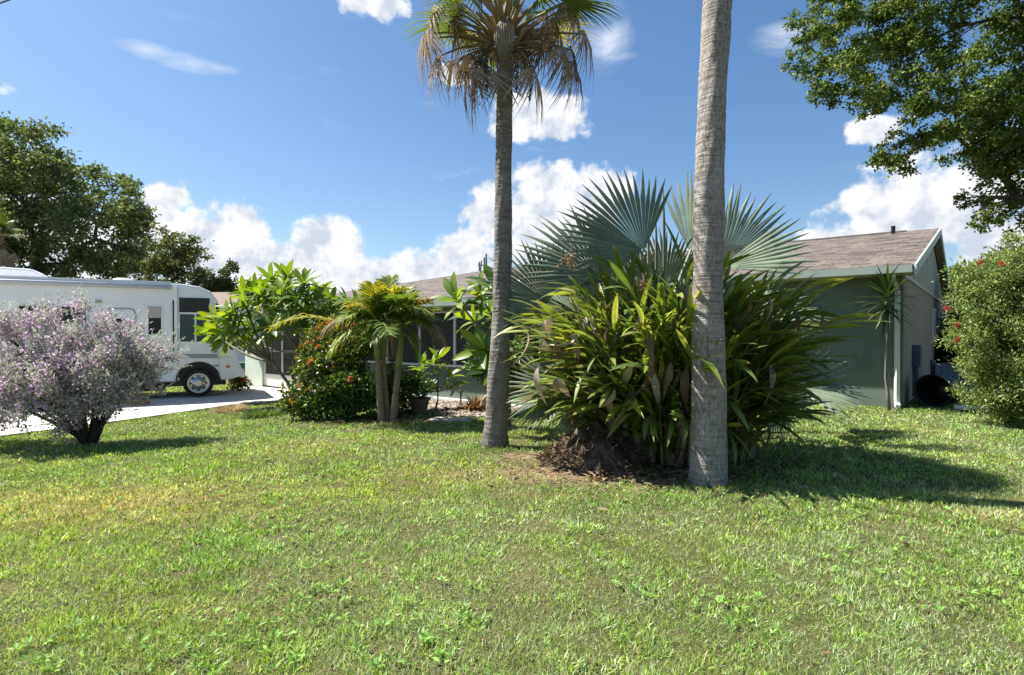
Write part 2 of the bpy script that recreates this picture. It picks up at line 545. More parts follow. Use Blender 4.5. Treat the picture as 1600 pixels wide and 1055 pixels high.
def place_leaves(parent, items, mats_rest, limit=300):
    """items: (mesh, matrix); the ones nearest the camera become objects, the others one joined part"""
    items.sort(key=lambda it: (it[1].translation - Vector((0, 0, HC))).length)
    for me, mx in items[:limit]:
        obj('leaf', me, parent, mx)
    rest = items[limit:]
    if rest:
        V, Fc, Cc, b = [], [], [], 0
        for me, mx in rest:
            n = len(me.vertices)
            co = np.empty(n * 3, np.float32); me.vertices.foreach_get('co', co)
            cl = np.empty(n * 4, np.float32); me.color_attributes['col'].data.foreach_get('color', cl)
            A = np.array(mx)
            V.append(co.reshape(-1, 3) @ A[:3, :3].T + A[:3, 3]); Cc.append(cl.reshape(-1, 4)[:, :3] * (0.8 + 0.4 * random.random()))
            Fc += [tuple(i + b for i in p.vertices) for p in me.polygons]; b += n
        V = np.concatenate(V)
        o = obj('leaf_mass', mesh_data('leaf_mass', V, np.array(Fc), mats_rest, True, np.concatenate(Cc)), parent)
        o['kind'] = 'stuff'


def fan_frond(parent, root, hub, d, nrm, Rr, nseg, spread, colr, mats, droop=0.15, cup=0.15, split=0.5, prad=0.018, ragged=0.06, name='frond', pet_col=(0.3, 0.32, 0.18), sag=0.0, limp=0.0):
    """one fan leaf with its stalk: pleated segments, joined to `split`, free tips beyond"""
    root, hub = Vector(root), Vector(hub)
    d = Vector(d).normalized()
    nrm = Vector(nrm); nrm = (nrm - d * nrm.dot(d)).normalized()
    s = d.cross(nrm)
    V, Fc, Cc, mi = [], [], [], []
    st = [0.03, 0.3, split, 0.5 * (1 + split), 0.88, 1.0]
    pitch = spread / nseg
    for i in range(nseg):
        a0 = -spread / 2 + pitch * (i + 0.5)
        L = Rr * (1 - (0.28 if spread > 2.9 else 0.16) * (abs(a0) / (spread / 2)) ** 2) * (1 + ragged * random.uniform(-1, 1))
        kink = random.uniform(-1, 1) * ragged * 0.8
        dr = droop * random.uniform(0.7, 1.4); lp = limp * random.uniform(0.5, 1.3)
        shade = random.uniform(0.82, 1.15)
        b = len(V)
        for r in st:
            hw = L * r * math.tan(pitch / 2) if r <= split else Rr * split * math.tan(pitch / 2) * max(0.03, (1 - (r - split) / (1 - split)) ** 0.8)
            a = a0 + (kink * max(0, r - split))
            c, sn = math.cos(a), math.sin(a)
            for q in (-1, 0, 1):
                y = L * r * c - q * hw * sn
                x = L * r * sn + q * hw * c
                z = cup * L * r * abs(sn) - dr * L * max(0, r - 0.35) ** 2 - (hw * 0.55 if q else -hw * 0.15)
                p = hub + d * y + s * x + nrm * z
                p.z -= lp * L * r * r
                V.append(p)
                Cc.append(np.array(colr) * shade * (0.9 if q else 1.06) * (1.0 if r < 0.9 else 0.85))
        for j in range(len(st) - 1):
            for k in (0, 1):
                a = b + j * 3 + k
                Fc.append((a, a + 1, a + 4, a + 3)); mi.append(0)
    mid = (root + hub) / 2 + Vector((0, 0, sag))
    mb = MB().tube(bez(root, mid, hub + d * 0.08, 7), [prad * (1.5 - 0.9 * i / 6) for i in range(7)], 6)
    b = len(V)
    V += mb.V; Fc += [tuple(i + b for i in f) for f in mb.Fc]; mi += [1] * len(mb.Fc); Cc += [np.array(pet_col)] * len(mb.V)
    return obj(name, mesh_data(name, V, Fc, mats, True, np.array(Cc), mi), parent)


def pinnate_frond(parent, root, d, length, droop, nl, leaflet, colr, tipcol, mat, name='frond', width=0.035, vee=0.5, limp=0.25, rach=(0.2, 0.23, 0.08)):
    """one feather frond: arching midrib with two rows of leaflets"""
    root = Vector(root); d = Vector(d).normalized()
    h = Vector((d.x, d.y, 0)); h = h.normalized() if h.length > 1e-3 else Vector((1, 0, 0))
    pts = [root + d * (length * t) + Vector((0, 0, -droop * length * t * t)) for t in [i / 11 for i in range(12)]]
    mb = MB().tube(pts, [0.017 * (1 - 0.85 * i / 11) for i in range(12)], 5)
    V = [tuple(v) for v in mb.V]; Fc = list(mb.Fc); Cc = [np.array(rach)] * len(V)
    for i in range(nl):
        t = 0.16 + 0.84 * i / (nl - 1)
        k = min(10, int(t * 11)); fr = t * 11 - k
        p = pts[k].lerp(pts[k + 1], fr); tg = (pts[k + 1] - pts[k]).normalized()
        side = tg.cross(Vector((0, 0, 1)))
        side = side.normalized() if side.length > 1e-3 else h.cross(Vector((0, 0, 1)))
        up = side.cross(tg)
        for sg in (-1, 1):
            ll = leaflet * (0.45 + 0.75 * math.sin(math.pi * min(1, 0.12 + t * 0.86))) * random.uniform(0.85, 1.1)
            ld = (side * sg + tg * (0.55 + 0.5 * t) + up * (vee * random.uniform(0.5, 1.2))).normalized()
            b = len(V)
            c = np.array(colr) * (1 - t * 0.4) + np.array(tipcol) * t * 0.4
            c = c * random.uniform(0.75, 1.25)
            for q, (f, hw) in enumerate(((0.0, 0.35), (0.3, 1.0), (0.65, 0.75), (1.0, 0.05))):
                c0 = p + ld * (ll * f) + Vector((0, 0, -limp * ll * f * f * random.uniform(0.7, 1.5)))
                wv = tg * (width * 0.5 * hw)
                V += [tuple(c0 - wv), tuple(c0 + wv)]; Cc += [c, c]
            for q in range(3):
                Fc.append((b + 2 * q, b + 2 * q + 1, b + 2 * q + 3, b + 2 * q + 2))
    return obj(name, mesh_data(name, V, Fc, mat, True, np.array(Cc)), parent)


# ------------------------------------------------------------------ lawn and paving
DRIVE_NEAR = [gpx(*p) for p in ((-330, 735), (-120, 700), (0, 683), (110, 669), (215, 655), (290, 644), (345, 636), (395, 630), (447, 626))]
RV_O = gpx(310, 622)
RV_D = Vector((0.871, 0.491, 0)).normalized()
RV_N = Vector((-RV_D.y, RV_D.x, 0))                    # away from the camera


def rvf(s, q, z):
    return Vector((RV_O.x + RV_D.x * s + RV_N.x * q, RV_O.y + RV_D.y * s + RV_N.y * q, -0.2 + 0.024 + z))


C0 = gpx(1410, 638)
U = Vector((-0.774, 0.633, 0)).normalized()
Vv = Vector((U.y, -U.x, 0))


def H(u, v, z):
    return Vector((C0.x + U.x * u + Vv.x * v, C0.y + U.y * u + Vv.y * v, z))


def house_uv(p):
    d = Vector((p[0] - C0.x, p[1] - C0.y, 0))
    return d.dot(U), d.dot(Vv)


DRIVE_FAR = [rvf(s, 1.5, 0) for s in (-13.5, -9, -5.5, -3.5, -2.0, -0.6, 0.6)] + [H(16.9, -4.86, 0), H(13.2, -4.86, 0)]


def in_poly(x, y, poly):
    inside = np.zeros(len(x), bool)
    n = len(poly)
    for i in range(n):
        x1, y1 = poly[i][0], poly[i][1]; x2, y2 = poly[(i + 1) % n][0], poly[(i + 1) % n][1]
        cond = ((y1 > y) != (y2 > y)) & (x < (x2 - x1) * (y - y1) / (y2 - y1 + 1e-12) + x1)
        inside ^= cond
    return inside


DRIVE_POLY = [(p.x, p.y) for p in DRIVE_NEAR] + [(p.x, p.y) for p in DRIVE_FAR[::-1]]
BED = [(p.x, p.y) for p in (gpx(615, 646), gpx(690, 650), gpx(760, 652), H(5.6, -4.9, 0), H(9.4, -4.9, 0))]
HOUSE_POLY = [tuple(H(*a, 0).xy) for a in ((0, 0), (0, 15.4), (17.2, 15.4), (17.2, -4.8), (5.2, -4.8), (5.2, 0))]


def vnoise(x, y, s, seed=0):
    """smooth value noise, about 0..1"""
    x = np.asarray(x) / s + 100.3 + seed * 17.7; y = np.asarray(y) / s + 57.1 + seed * 9.1
    xi, yi = np.floor(x), np.floor(y); fx, fy = x - xi, y - yi
    fx, fy = fx * fx * (3 - 2 * fx), fy * fy * (3 - 2 * fy)
    def h(a, b):
        v = np.sin(a * 127.1 + b * 311.7 + seed * 3.3) * 43758.5453
        return v - np.floor(v)
    return (h(xi, yi) * (1 - fx) + h(xi + 1, yi) * fx) * (1 - fy) + (h(xi, yi + 1) * (1 - fx) + h(xi + 1, yi + 1) * fx) * fy


def fbm(x, y, s, seed=0):
    return (vnoise(x, y, s, seed) + 0.5 * vnoise(x, y, s / 2.1, seed + 1) + 0.25 * vnoise(x, y, s / 4.3, seed + 2)) / 1.75


DRY = [(gpx(150, 790), 1.0, 0.5, 0.75), (gpx(300, 800), 0.7, 0.28, 0.6), (gpx(30, 775), 0.8, 0.3, 0.6), (gpx(330, 960), 0.22, 0.1, 0.5), (gpx(1585, 800), 0.35, 0.12, 0.9),
       (gpx(850, 775), 0.35, 0.15, 0.6), (gpx(500, 690), 0.9, 0.3, 0.4), (gpx(720, 740), 1.2, 0.3, 0.3)]
BARE = [(gpx(935, 738), 1.0, 0.42, 1.0), (gpx(840, 712), 0.5, 0.22, 0.9), (gpx(1050, 752), 0.5, 0.2, 0.95), (gpx(1010, 700), 1.1, 0.7, 1.0), (gpx(600, 655), 0.9, 0.25, 0.8), (gpx(1107, 752), 0.28, 0.25, 0.7)]


def field(x, y, spots):
    v = np.zeros(len(x))
    for p, rx, ry, a in spots:
        d = ((x - p.x) / rx) ** 2 + ((y - p.y) / ry) ** 2
        v = np.maximum(v, a * np.exp(-d * 0.7))
    return v


def dryness(x, y):
    return np.clip(field(x, y, DRY) * (0.35 + 1.1 * fbm(x, y, 0.5, 3)) + 0.9 * np.clip(fbm(x, y, 1.6, 11) - 0.60, 0, 1) * 3 * fbm(x, y, 0.35, 5), 0, 1)


def bareness(x, y):
    return np.clip(field(x, y, BARE) * 1.25 + 1.6 * np.clip(fbm(x, y, 0.55, 21) - 0.74, 0, 1), 0, 1)


def spaced(lo, hi, n, k):
    t = np.linspace(-1, 1, n)
    g = np.sinh(k * t) / math.sinh(k)
    return np.where(g < 0, -lo * g, hi * g)


def make_ground():
    xs = spaced(-400, 400, 260, 6.2); ys = 7 + spaced(-200, 700, 260, 6.6)
    xs = np.where(xs < 0, -np.abs(xs), xs)
    X, Y = np.meshgrid(xs, ys)
    x, y = X.ravel(), Y.ravel()
    z = ground_z(x, y) + 0.03 * (fbm(x, y, 1.3, 2) - 0.5) * (np.abs(x) < 30) - 0.012
    z = np.where(in_poly(x, y, DRIVE_POLY), ground_z(x, y) - 0.04, z)
    d, b = dryness(x, y), bareness(x, y)
    green = np.array((0.13, 0.125, 0.06)); straw = np.array((0.30, 0.25, 0.10)); soil = np.array((0.27, 0.20, 0.135))
    c = green * (1 - d[:, None]) + straw * d[:, None]
    c = c * (1 - b[:, None]) + soil * b[:, None]
    n = len(xs)
    i = np.arange((len(ys) - 1) * (n - 1)); r, k = i // (n - 1), i % (n - 1)
    a = r * n + k
    Fa = np.stack([a, a + 1, a + n + 1, a + n], 1)
    m, t = new_mat('lawn_soil')
    p = t.n('ShaderNodeTexCoord').outputs['Object']
    at = t.n('ShaderNodeAttribute', attribute_name='col').outputs['Color']
    f1 = t.noise(p, 14, 6, 0.7); f2 = t.noise(p, 90, 3, 0.6)
    c2 = t.mix(0.9, at, t.ramp(t.m('MULTIPLY_ADD', f2, 0.5, t.m('MULTIPLY', f1, 0.5)), [(0.3, (0.35, 0.34, 0.3)), (0.7, (1.3, 1.3, 1.2))]), 'MULTIPLY')
    bs = t.n('ShaderNodeBsdfPrincipled', i_Roughness=1.0)
    bs.inputs['Specular IOR Level'].default_value = 0.1
    t.put(bs.inputs['Base Color'], c2)
    bp = t.n('ShaderNodeBump', i_Strength=0.8, i_Distance=0.03); t.put(bp.inputs['Height'], t.m('ADD', f1, f2)); t.put(bs.inputs['Normal'], bp.outputs[0])
    t.t.links.new(bs.outputs[0], t.out.inputs[0])
    o = obj('lawn_ground', mesh_data('lawn_ground', np.stack([x, y, z], 1), Fa, m, True, c))
    tag(o, 'lawn ground stretching from the camera to the houses', 'lawn', kind='structure')


make_ground()


def grass():
    P = []
    for y0, y1, dens in ((1.9, 3.0, 11500), (3.0, 4.2, 7600), (4.2, 5.6, 4800), (5.6, 7.5, 3000), (7.5, 9.5, 1900), (9.5, 12.5, 1100), (12.5, 19, 450)):
        xm = 0.98 * y1 + 0.8
        n = int((y1 - y0) * 2 * xm * dens)
        x = rng.uniform(-xm, xm, n); y = rng.uniform(y0, y1, n)
        P.append(np.stack([x, y, np.full(n, (y0 + y1) / 2)], 1))
    P = np.concatenate(P)
    x, y = P[:, 0], P[:, 1]
    hx = (x - C0.x) * U.x + (y - C0.y) * U.y; hv = (x - C0.x) * Vv.x + (y - C0.y) * Vv.y
    keep = ~in_poly(x, y, DRIVE_POLY) & ~in_poly(x, y, BED) & ~((hv > -0.04) & (hx > -0.05)) & ~((hv > -4.84) & (hx > 5.1) & (hx < 17.3))
    d, b = dryness(x, y), bareness(x, y)
    keep &= rng.random(len(x)) > np.maximum(b * 1.05, d * 0.35)
    keep &= rng.random(len(x)) < np.clip(-0.05 + 1.9 * fbm(x, y, 0.16, 8), 0.3, 1)
    x, y, d, far = x[keep], y[keep], d[keep], P[keep, 2]
    n = len(x)
    tall = fbm(x, y, 0.45, 4)
    clump = fbm(x, y, 0.13, 9)
    L = (0.018 + 0.042 * tall * clump * 1.6 + 0.012 * rng.random(n)) * (0.8 + 0.5 * rng.random(n))
    wide = (clump > 0.6) & (rng.random(n) < 0.6)
    Wd = np.where(wide, 0.0066, 0.0037) * (0.75 + 0.5 * rng.random(n)) * np.maximum(1, far / 2.9)
    az = rng.uniform(0, 2 * np.pi, n); tilt = np.abs(rng.normal(0.75, 0.4, n))
    D = np.stack([np.cos(az) * np.sin(tilt), np.sin(az) * np.sin(tilt), np.abs(np.cos(tilt)) + 0.12], 1)
    z = ground_z(x, y) + 0.03 * (fbm(x, y, 1.3, 2) - 0.5) - 0.016
    g1 = np.array((0.17, 0.32, 0.055)); g2 = np.array((0.33, 0.44, 0.085)); g3 = np.array((0.35, 0.45, 0.25)); straw = np.array((0.52, 0.46, 0.31))
    k = np.clip(fbm(x, y, 1.1, 31) * 1.6 - 0.3 + 0.25 * rng.normal(size=n), 0, 1)[:, None]
    c = g1 * (1 - k) + g2 * k
    pale = (rng.random(n) < 0.22 + 0.3 * (fbm(x, y, 0.7, 41) > 0.55))[:, None]
    c = np.where(pale, g3, c)
    isdry = (rng.random(n) < 0.09 + 0.5 * d)[:, None]
    c = np.where(isdry, straw * (0.7 + 0.6 * rng.random((n, 1))), c)
    # a warmer, yellower drift on the left of the lawn
    yel = np.clip(field(x, y, [(gpx(230, 770), 2.6, 0.9, 0.8)]), 0, 1)[:, None]
    c = c * (1 - yel) + (c * np.array((1.3, 1.12, 0.8))) * yel
    c = np.clip(c * (0.45 + 1.0 * rng.random((n, 1)) ** 1.1) * (0.5 + 0.5 * clump[:, None] + 0.55 * fbm(x, y, 0.32, 61)[:, None]), 0, 0.8)
    me = scatter_mesh('grass', np.stack([x, y, z], 1), D, np.stack([rng.normal(size=n), rng.normal(size=n), rng.normal(size=n) + 0.8], 1), L, Wd, M['grassy'], c, T_BLADE)
    tag(obj('grass', me), 'short mown green grass with dry yellow patches', 'grass', kind='stuff')
    return n


NG = grass()


def weeds():
    """low broad-leaved rosettes among the grass"""
    n = 1500
    Y = 2.0 + 7.5 * rng.random(n) ** 1.3; X = (rng.random(n) * 2 - 1) * (0.95 * Y + 0.4)
    k = (fbm(X, Y, 0.9, 71) > 0.5) & ~in_poly(X, Y, DRIVE_POLY) & (bareness(X, Y) < 0.4)
    X, Y = np.repeat(X[k], 7), np.repeat(Y[k], 7)
    n = len(X)
    a = rng.uniform(0, 6.28, n); sz = rng.uniform(0.02, 0.05, n)
    D = np.stack([np.cos(a), np.sin(a), rng.uniform(0.15, 0.9, n)], 1)
    c = vary((0.21, 0.37, 0.08), n, 0.35, 0.1)
    me = scatter_mesh('weeds', np.stack([X + 0.01 * np.cos(a), Y + 0.01 * np.sin(a), ground_z(X, Y) + 0.012], 1), D, np.tile((0, 0, 1.0), (n, 1)) + 0.3 * rng.normal(size=(n, 3)), sz, sz * 0.42, M['grassy'], c)
    tag(obj('weeds', me), 'small broad leaved weeds dotted through the lawn', 'weeds', kind='stuff')


weeds()

# driveway of poured slabs
drv = thing('driveway', 'pale concrete driveway under the motorhome leading to the porch door', 'driveway', DRIVE_NEAR[3])
drv['kind'] = 'structure'
for i in range(len(DRIVE_NEAR) - 1):
    a, b, c, d = DRIVE_NEAR[i], DRIVE_NEAR[i + 1], DRIVE_FAR[i + 1], DRIVE_FAR[i]
    for q0, q1 in ((0.0, 0.5), (0.5, 1.0)):
        def lp(p, r, t): return Vector((p.x + (r.x - p.x) * t, p.y + (r.y - p.y) * t, 0))
        e = 0.004
        quad = [lp(a, d, q0 + e), lp(b, c, q0 + e), lp(b, c, q1 - e), lp(a, d, q1 - e)]
        cen = sum(quad, Vector()) / 4
        quad = [cen + (p - cen) * 0.996 for p in quad]
        vs = [(p.x, p.y, gz(p.x, p.y) - 0.12) for p in quad] + [(p.x, p.y, gz(p.x, p.y) + 0.02) for p in quad]
        MB().add(vs, [(3, 2, 1, 0), (4, 5, 6, 7), (0, 1, 5, 4), (1, 2, 6, 5), (2, 3, 7, 6), (3, 0, 4, 7)]).build('slab', M['concrete'], drv)

# ------------------------------------------------------------------ the house
house = thing('house', 'low green stucco ranch house with brown shingle roof and screened porch', 'house', C0)
UE = 17.3                                   # left end of the house
VP = -4.8                                   # front of the porch
RID_V, RID_Z = 7.7, 4.63
EA_Z, PO_Z = 2.80, 2.17
hb = lambda: MB(H)
# right-hand front wall, side wall with gable, porch walls
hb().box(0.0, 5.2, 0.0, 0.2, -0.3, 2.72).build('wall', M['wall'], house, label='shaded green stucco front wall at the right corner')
mb = hb(); mb.box(0.0, 0.2, 0.203, 15.4, -0.3, 2.70); mb.build('wall', M['side'], house, label='grey beige stucco side wall')
mb = hb(); mb.prism([(-0.05, 2.703), (15.45, 2.703), (7.7, 4.42)], -0.02, 0.16, 0); mb.build('gable', M['siding'], house)
for k in range(1, 15):                      # battens on the gable
    v = 0.2 + k * 1.0
    top = 2.70 + (1.7 * (1 - abs(v - 7.7) / 7.75))
    hb().box(-0.026, -0.021, v - 0.012, v + 0.012, 2.71, top - 0.03).build('gable_batten', M['siding'], house)
hb().box(-0.03, -0.002, -0.02, 15.4, 2.62, 2.70).build('gable_trim', M['trim'], house)
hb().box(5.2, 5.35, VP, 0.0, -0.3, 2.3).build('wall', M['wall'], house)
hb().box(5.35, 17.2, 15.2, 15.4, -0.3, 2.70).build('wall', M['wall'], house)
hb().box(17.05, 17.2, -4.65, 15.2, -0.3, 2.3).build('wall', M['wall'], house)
# porch front: knee wall, posts, screens
DOOR_R, DOOR_L = 14.0, 16.1
knee = 0.75
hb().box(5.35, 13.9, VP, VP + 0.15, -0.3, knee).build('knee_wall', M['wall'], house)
hb().box(5.3, 14.0, VP - 0.09, VP - 0.002, -0.3, 0.06).build('footing', M['white'], house)
hb().box(5.35, 17.2, VP, VP + 0.15, 1.98, 2.2).build('porch_beam', M['wall'], house)
hb().box(DOOR_L, 17.2, VP - 0.03, VP + 0.2, -0.35, 1.98).build('wall', M['trim'], house, label='pale green wall end beside the screen door')
us = [5.4, 6.45, 7.12, 7.75, 8.9, 10.1, 11.3, 12.5, 13.85]
for a, b in zip(us[:-1], us[1:]):
    win = hb().box(a + 0.03, b - 0.03, VP + 0.06, VP + 0.075, knee + 0.06, 1.96).build('window', M['screen'], house)
    hb().box(a + 0.002, a + 0.032, VP + 0.03, VP + 0.10, knee + 0.04, 1.978).build('frame', M['white'], win)
    hb().box(b - 0.032, b - 0.002, VP + 0.03, VP + 0.10, knee + 0.04, 1.978).build('frame', M['white'], win)
    hb().box(a + 0.034, b - 0.034, VP + 0.03, VP + 0.10, 1.94, 1.976).build('frame', M['white'], win)
hb().box(5.36, 13.88, VP - 0.04, VP + 0.10, knee + 0.002, knee + 0.045).build('window_sill', M['white'], house)
# screen door and side light
z0 = -0.17
door = hb().box(DOOR_R + 0.02, DOOR_L - 0.02, VP + 0.06, VP + 0.075, z0 + 0.03, 1.96).build('screen_door', M['screen'], house)
for a, b in ((DOOR_R, DOOR_R + 0.06), (15.0, 15.06), (DOOR_L - 0.065, DOOR_L - 0.005)):
    hb().box(a, b, VP + 0.03, VP + 0.10, z0 + 0.02, 1.975).build('stile', M['white'], door)
for zz in (0.92, 1.90):
    hb().box(DOOR_R + 0.062, 14.998, VP + 0.032, VP + 0.098, zz, zz + 0.05).build('rail', M['white'], door)
    hb().box(15.062, DOOR_L - 0.067, VP + 0.032, VP + 0.098, zz, zz + 0.05).build('rail', M['white'], door)
hb().box(DOOR_R + 0.062, 14.998, VP + 0.035, VP + 0.09, z0 + 0.03, z0 + 0.40).build('kick_panel', M['white'], door)
hb().box(15.062, DOOR_L - 0.067, VP + 0.035, VP + 0.09, z0 + 0.03, z0 + 0.40).build('kick_panel', M['white'], door)
hb().box(DOOR_R - 0.1, DOOR_R - 0.002, VP, VP + 0.15, -0.3, 1.977).build('post', M['wall'], house)


def roof_piece(pts, name, label=None):
    """sloping slab given by (u, v, z) corners of its top"""
    vs = [H(*p) for p in pts] + [H(p[0], p[1], p[2] - 0.07) for p in pts]
    n = len(pts)
    fs = [tuple(range(n)), tuple(range(n, 2 * n))[::-1]] + [(i, i + n, (i + 1) % n + n, (i + 1) % n) for i in range(n)]
    uv = [(p[0], math.copysign(math.hypot(p[1] - RID_V, p[2] - RID_Z), p[1] - RID_V)) for p in pts] * 2
    o = obj(name, mesh_data(name, vs, fs, M['shingle'], uv=uv), house)
    return tag(o, label)


roof_piece([(-0.22, -0.5, EA_Z), (5.25, -0.5, EA_Z), (5.25, RID_V, RID_Z), (-0.22, RID_V, RID_Z)], 'roof')
roof_piece([(5.254, VP - 0.4, PO_Z + 0.06), (UE, VP - 0.4, PO_Z + 0.06), (UE, RID_V, RID_Z), (5.254, RID_V, RID_Z)], 'roof')
roof_piece([(-0.22, RID_V + 0.004, RID_Z), (UE, RID_V + 0.004, RID_Z), (UE, 15.9, EA_Z), (-0.22, 15.9, EA_Z)], 'roof')
mb = hb(); mb.prism([(VP, 2.12), (-0.4, 2.6), (7.5, 4.42), (7.5, 4.52), (VP, 2.225)], 5.262, 5.34, 0); mb.build('cheek_wall', M['wall'], house)
mb = hb(); mb.prism([(VP + 0.1, 2.1), (15.3, 2.1), (15.3, 2.62), (RID_V, 4.45), (VP + 0.1, 2.18)], 17.06, 17.19, 0); mb.build('gable', M['siding'], house, label='siding gable at the porch end')
# ridge caps, eaves, gutters, rake boards
mb = hb(); mb.prism([(RID_V - 0.14, RID_Z - 0.02), (RID_V, RID_Z + 0.035), (RID_V + 0.14, RID_Z - 0.02)], 0.6, UE - 0.4, 0); mb.build('ridge_cap', M['shingle'], house)
mb = hb(); mb.prism([(RID_V - 0.2, RID_Z - 0.03), (RID_V, RID_Z + 0.07), (RID_V + 0.2, RID_Z - 0.03)], 4.2, 7.0, 0); mb.build('ridge_vent', M['dark_trim'], house)
gut = [(-0.62, 2.80), (-0.60, 2.66), (-0.52, 2.64), (-0.503, 2.70), (-0.503, 2.80)]
mb = hb(); mb.prism([(p[0], p[1] - 0.015) for p in gut], -0.2, 5.2, 0); mb.build('gutter', M['trim'], house)
hb().box(-0.2, 5.2, -0.50, -0.002, 2.63, 2.66).build('soffit', M['soffit'], house)
g2 = VP - 0.4
mb = hb(); mb.prism([(g2 - 0.11, 2.20), (g2 - 0.09, 2.07), (g2 - 0.02, 2.05), (g2 - 0.003, 2.20)], 5.26, UE, 0); mb.build('gutter', M['trim'], house)
hb().box(5.26, UE, g2, VP - 0.002, 2.06, 2.085).build('soffit', M['soffit'], house)
for v0, z0_, v1, z1_ in ((-0.5, EA_Z, RID_V, RID_Z), (RID_V, RID_Z, 15.9, EA_Z)):
    mb = hb(); mb.prism([(v0, z0_ - 0.20), (v1, z1_ - 0.20), (v1, z1_ - 0.004), (v0, z0_ - 0.004)], -0.26, -0.223, 0); mb.build('rake_board', M['trim'], house)
    mb = hb(); mb.prism([(v0, z0_ - 0.11), (v1, z1_ - 0.11), (v1, z1_ - 0.085), (v0, z0_ - 0.085)], -0.222, -0.03, 0); mb.build('rake_soffit', M['soffit'], house)
mb = hb(); mb.prism([(g2, PO_Z - 0.12), (RID_V, RID_Z - 0.18), (RID_V, RID_Z + 0.01), (g2, PO_Z + 0.07)], UE + 0.002, UE + 0.04, 0); mb.build('rake_board', M['dark_trim'], house)
# downspouts, windows, meter, pipe, aerial
def spout(u0, v0, du):
    m_ = MB()
    pts = [H(u0, v0 - 0.50, 2.66), H(u0, v0 - 0.48, 2.56), H(u0 + du, v0 - 0.06, 2.32), H(u0 + du, v0 - 0.06, 0.12), H(u0 + du - 0.03, v0 - 0.22, 0.05)]
    m_.tube(pts, 0.05, 4)
    return m_.build('downspout', M['white'], house)
spout(0.12, 0.0, -0.04)
MB().tube([H(-0.08, 15.2, 2.6), H(-0.08, 15.2, 0.05)], 0.05, 4).build('downspout', M['white'], house)
for v, wd in ((8.6, 0.8), (13.2, 0.8)):
    wi = hb().box(-0.03, 0.05, v, v + wd, 1.25, 2.2).build('window', M['screen'], house)
    for z in (1.2, 2.2): hb().box(-0.06, -0.002, v - 0.06, v + wd + 0.06, z, z + 0.06).build('frame', M['white'], wi)
    for q in (v - 0.06, v + wd): hb().box(-0.058, -0.003, q, q + 0.06, 1.262, 2.198).build('frame', M['white'], wi)
mt = hb().box(-0.16, -0.003, 2.0, 2.45, 0.72, 1.22).build('meter_box', M['bluefence'], house, bevel=0.01)
hb().box(-0.10, -0.003, 2.15, 2.27, 0.05, 0.718).build('conduit', M['bluefence'], mt)
MB().tube([H(0.9, 7.2, RID_Z - 0.2), H(0.9, 7.2, RID_Z + 0.12)], 0.06, 8).build('vent_pipe', M['black'], house)
# aerial on the roof, right of the ridge end
an = px(755, 424, 22.0)
uu, vv = house_uv(an)
zr = PO_Z + (RID_Z - PO_Z) * (vv - g2) / (RID_V - g2)
ant = MB().tube([(an.x - 0.25, an.y, zr - 0.1), (an.x - 0.1, an.y, zr + 0.12), (an.x - 0.06, an.y, zr + 0.6)], 0.025, 6).build('antenna', M['metal'], house)
for dx_, h0, h1 in ((-0.14, 0.2, 0.55), (0.05, 0.1, 0.72), (0.12, 0.25, 0.85)):
    MB().box(an.x + dx_ - 0.03, an.x + dx_ + 0.03, an.y - 0.02, an.y + 0.02, zr + h0, zr + h1).build('antenna_element', M['metal'], ant)
MB().box(an.x - 0.2, an.x + 0.16, an.y - 0.012, an.y + 0.012, zr + 0.4, zr + 0.44).build('antenna_boom', M['metal'], ant)

# neighbour's house behind the motorhome
nb = thing('house', 'pale neighbouring house with a brown roof behind the motorhome nose', 'house', (-15.5, 30, -0.2))
MB().box(-21.5, -12.6, 28, 36, -0.4, 2.6).build('wall', M['white'], nb)
mb = MB(); mb.prism([(27.5, 2.55), (32, 3.75), (36.5, 2.55), (36.5, 2.45), (27.5, 2.45)], -22, -12.2, 0); mb.build('roof', plain('brown_roof', (0.17, 0.125, 0.105), 0.9, var=0.25, scale=3), nb)
wn_ = MB().box(-15.2, -14, 27.96, 27.995, 0.8, 1.9).build('window', M['screen'], nb)
MB().box(-15.3, -13.9, 27.93, 27.958, 0.7, 0.78).build('sill', M['white'], wn_)

# ------------------------------------------------------------------ motorhome
def rvp(x, y):
    """(s, z) of a pixel on the motorhome's near side"""
    k = (x - CX) / F
    t = -(RV_O.x - k * RV_O.y) / (RV_D.x - k * RV_D.y)
    Y = RV_O.y + RV_D.y * t
    return t, HC + (HY - y) / F * Y + 0.2 - 0.024


rvt = thing('motorhome', 'white motorhome with dark windows and awning parked on the driveway', 'motorhome', rvf(-3, 1.1, 0))
RW = 2.32
LEN = 8.2
prof = [(-LEN, 0.42), (0.0, 0.42), (0.78, 0.44), (0.98, 0.50), (1.02, 0.72), (0.92, 0.98), (0.86, 1.35), (0.70, 1.62), (0.55, 2.2), (0.45, 2.52), (0.28, 2.76), (0.02, 2.88), (-0.4, 2.93), (-LEN, 2.93)]
rb = lambda: MB(rvf)
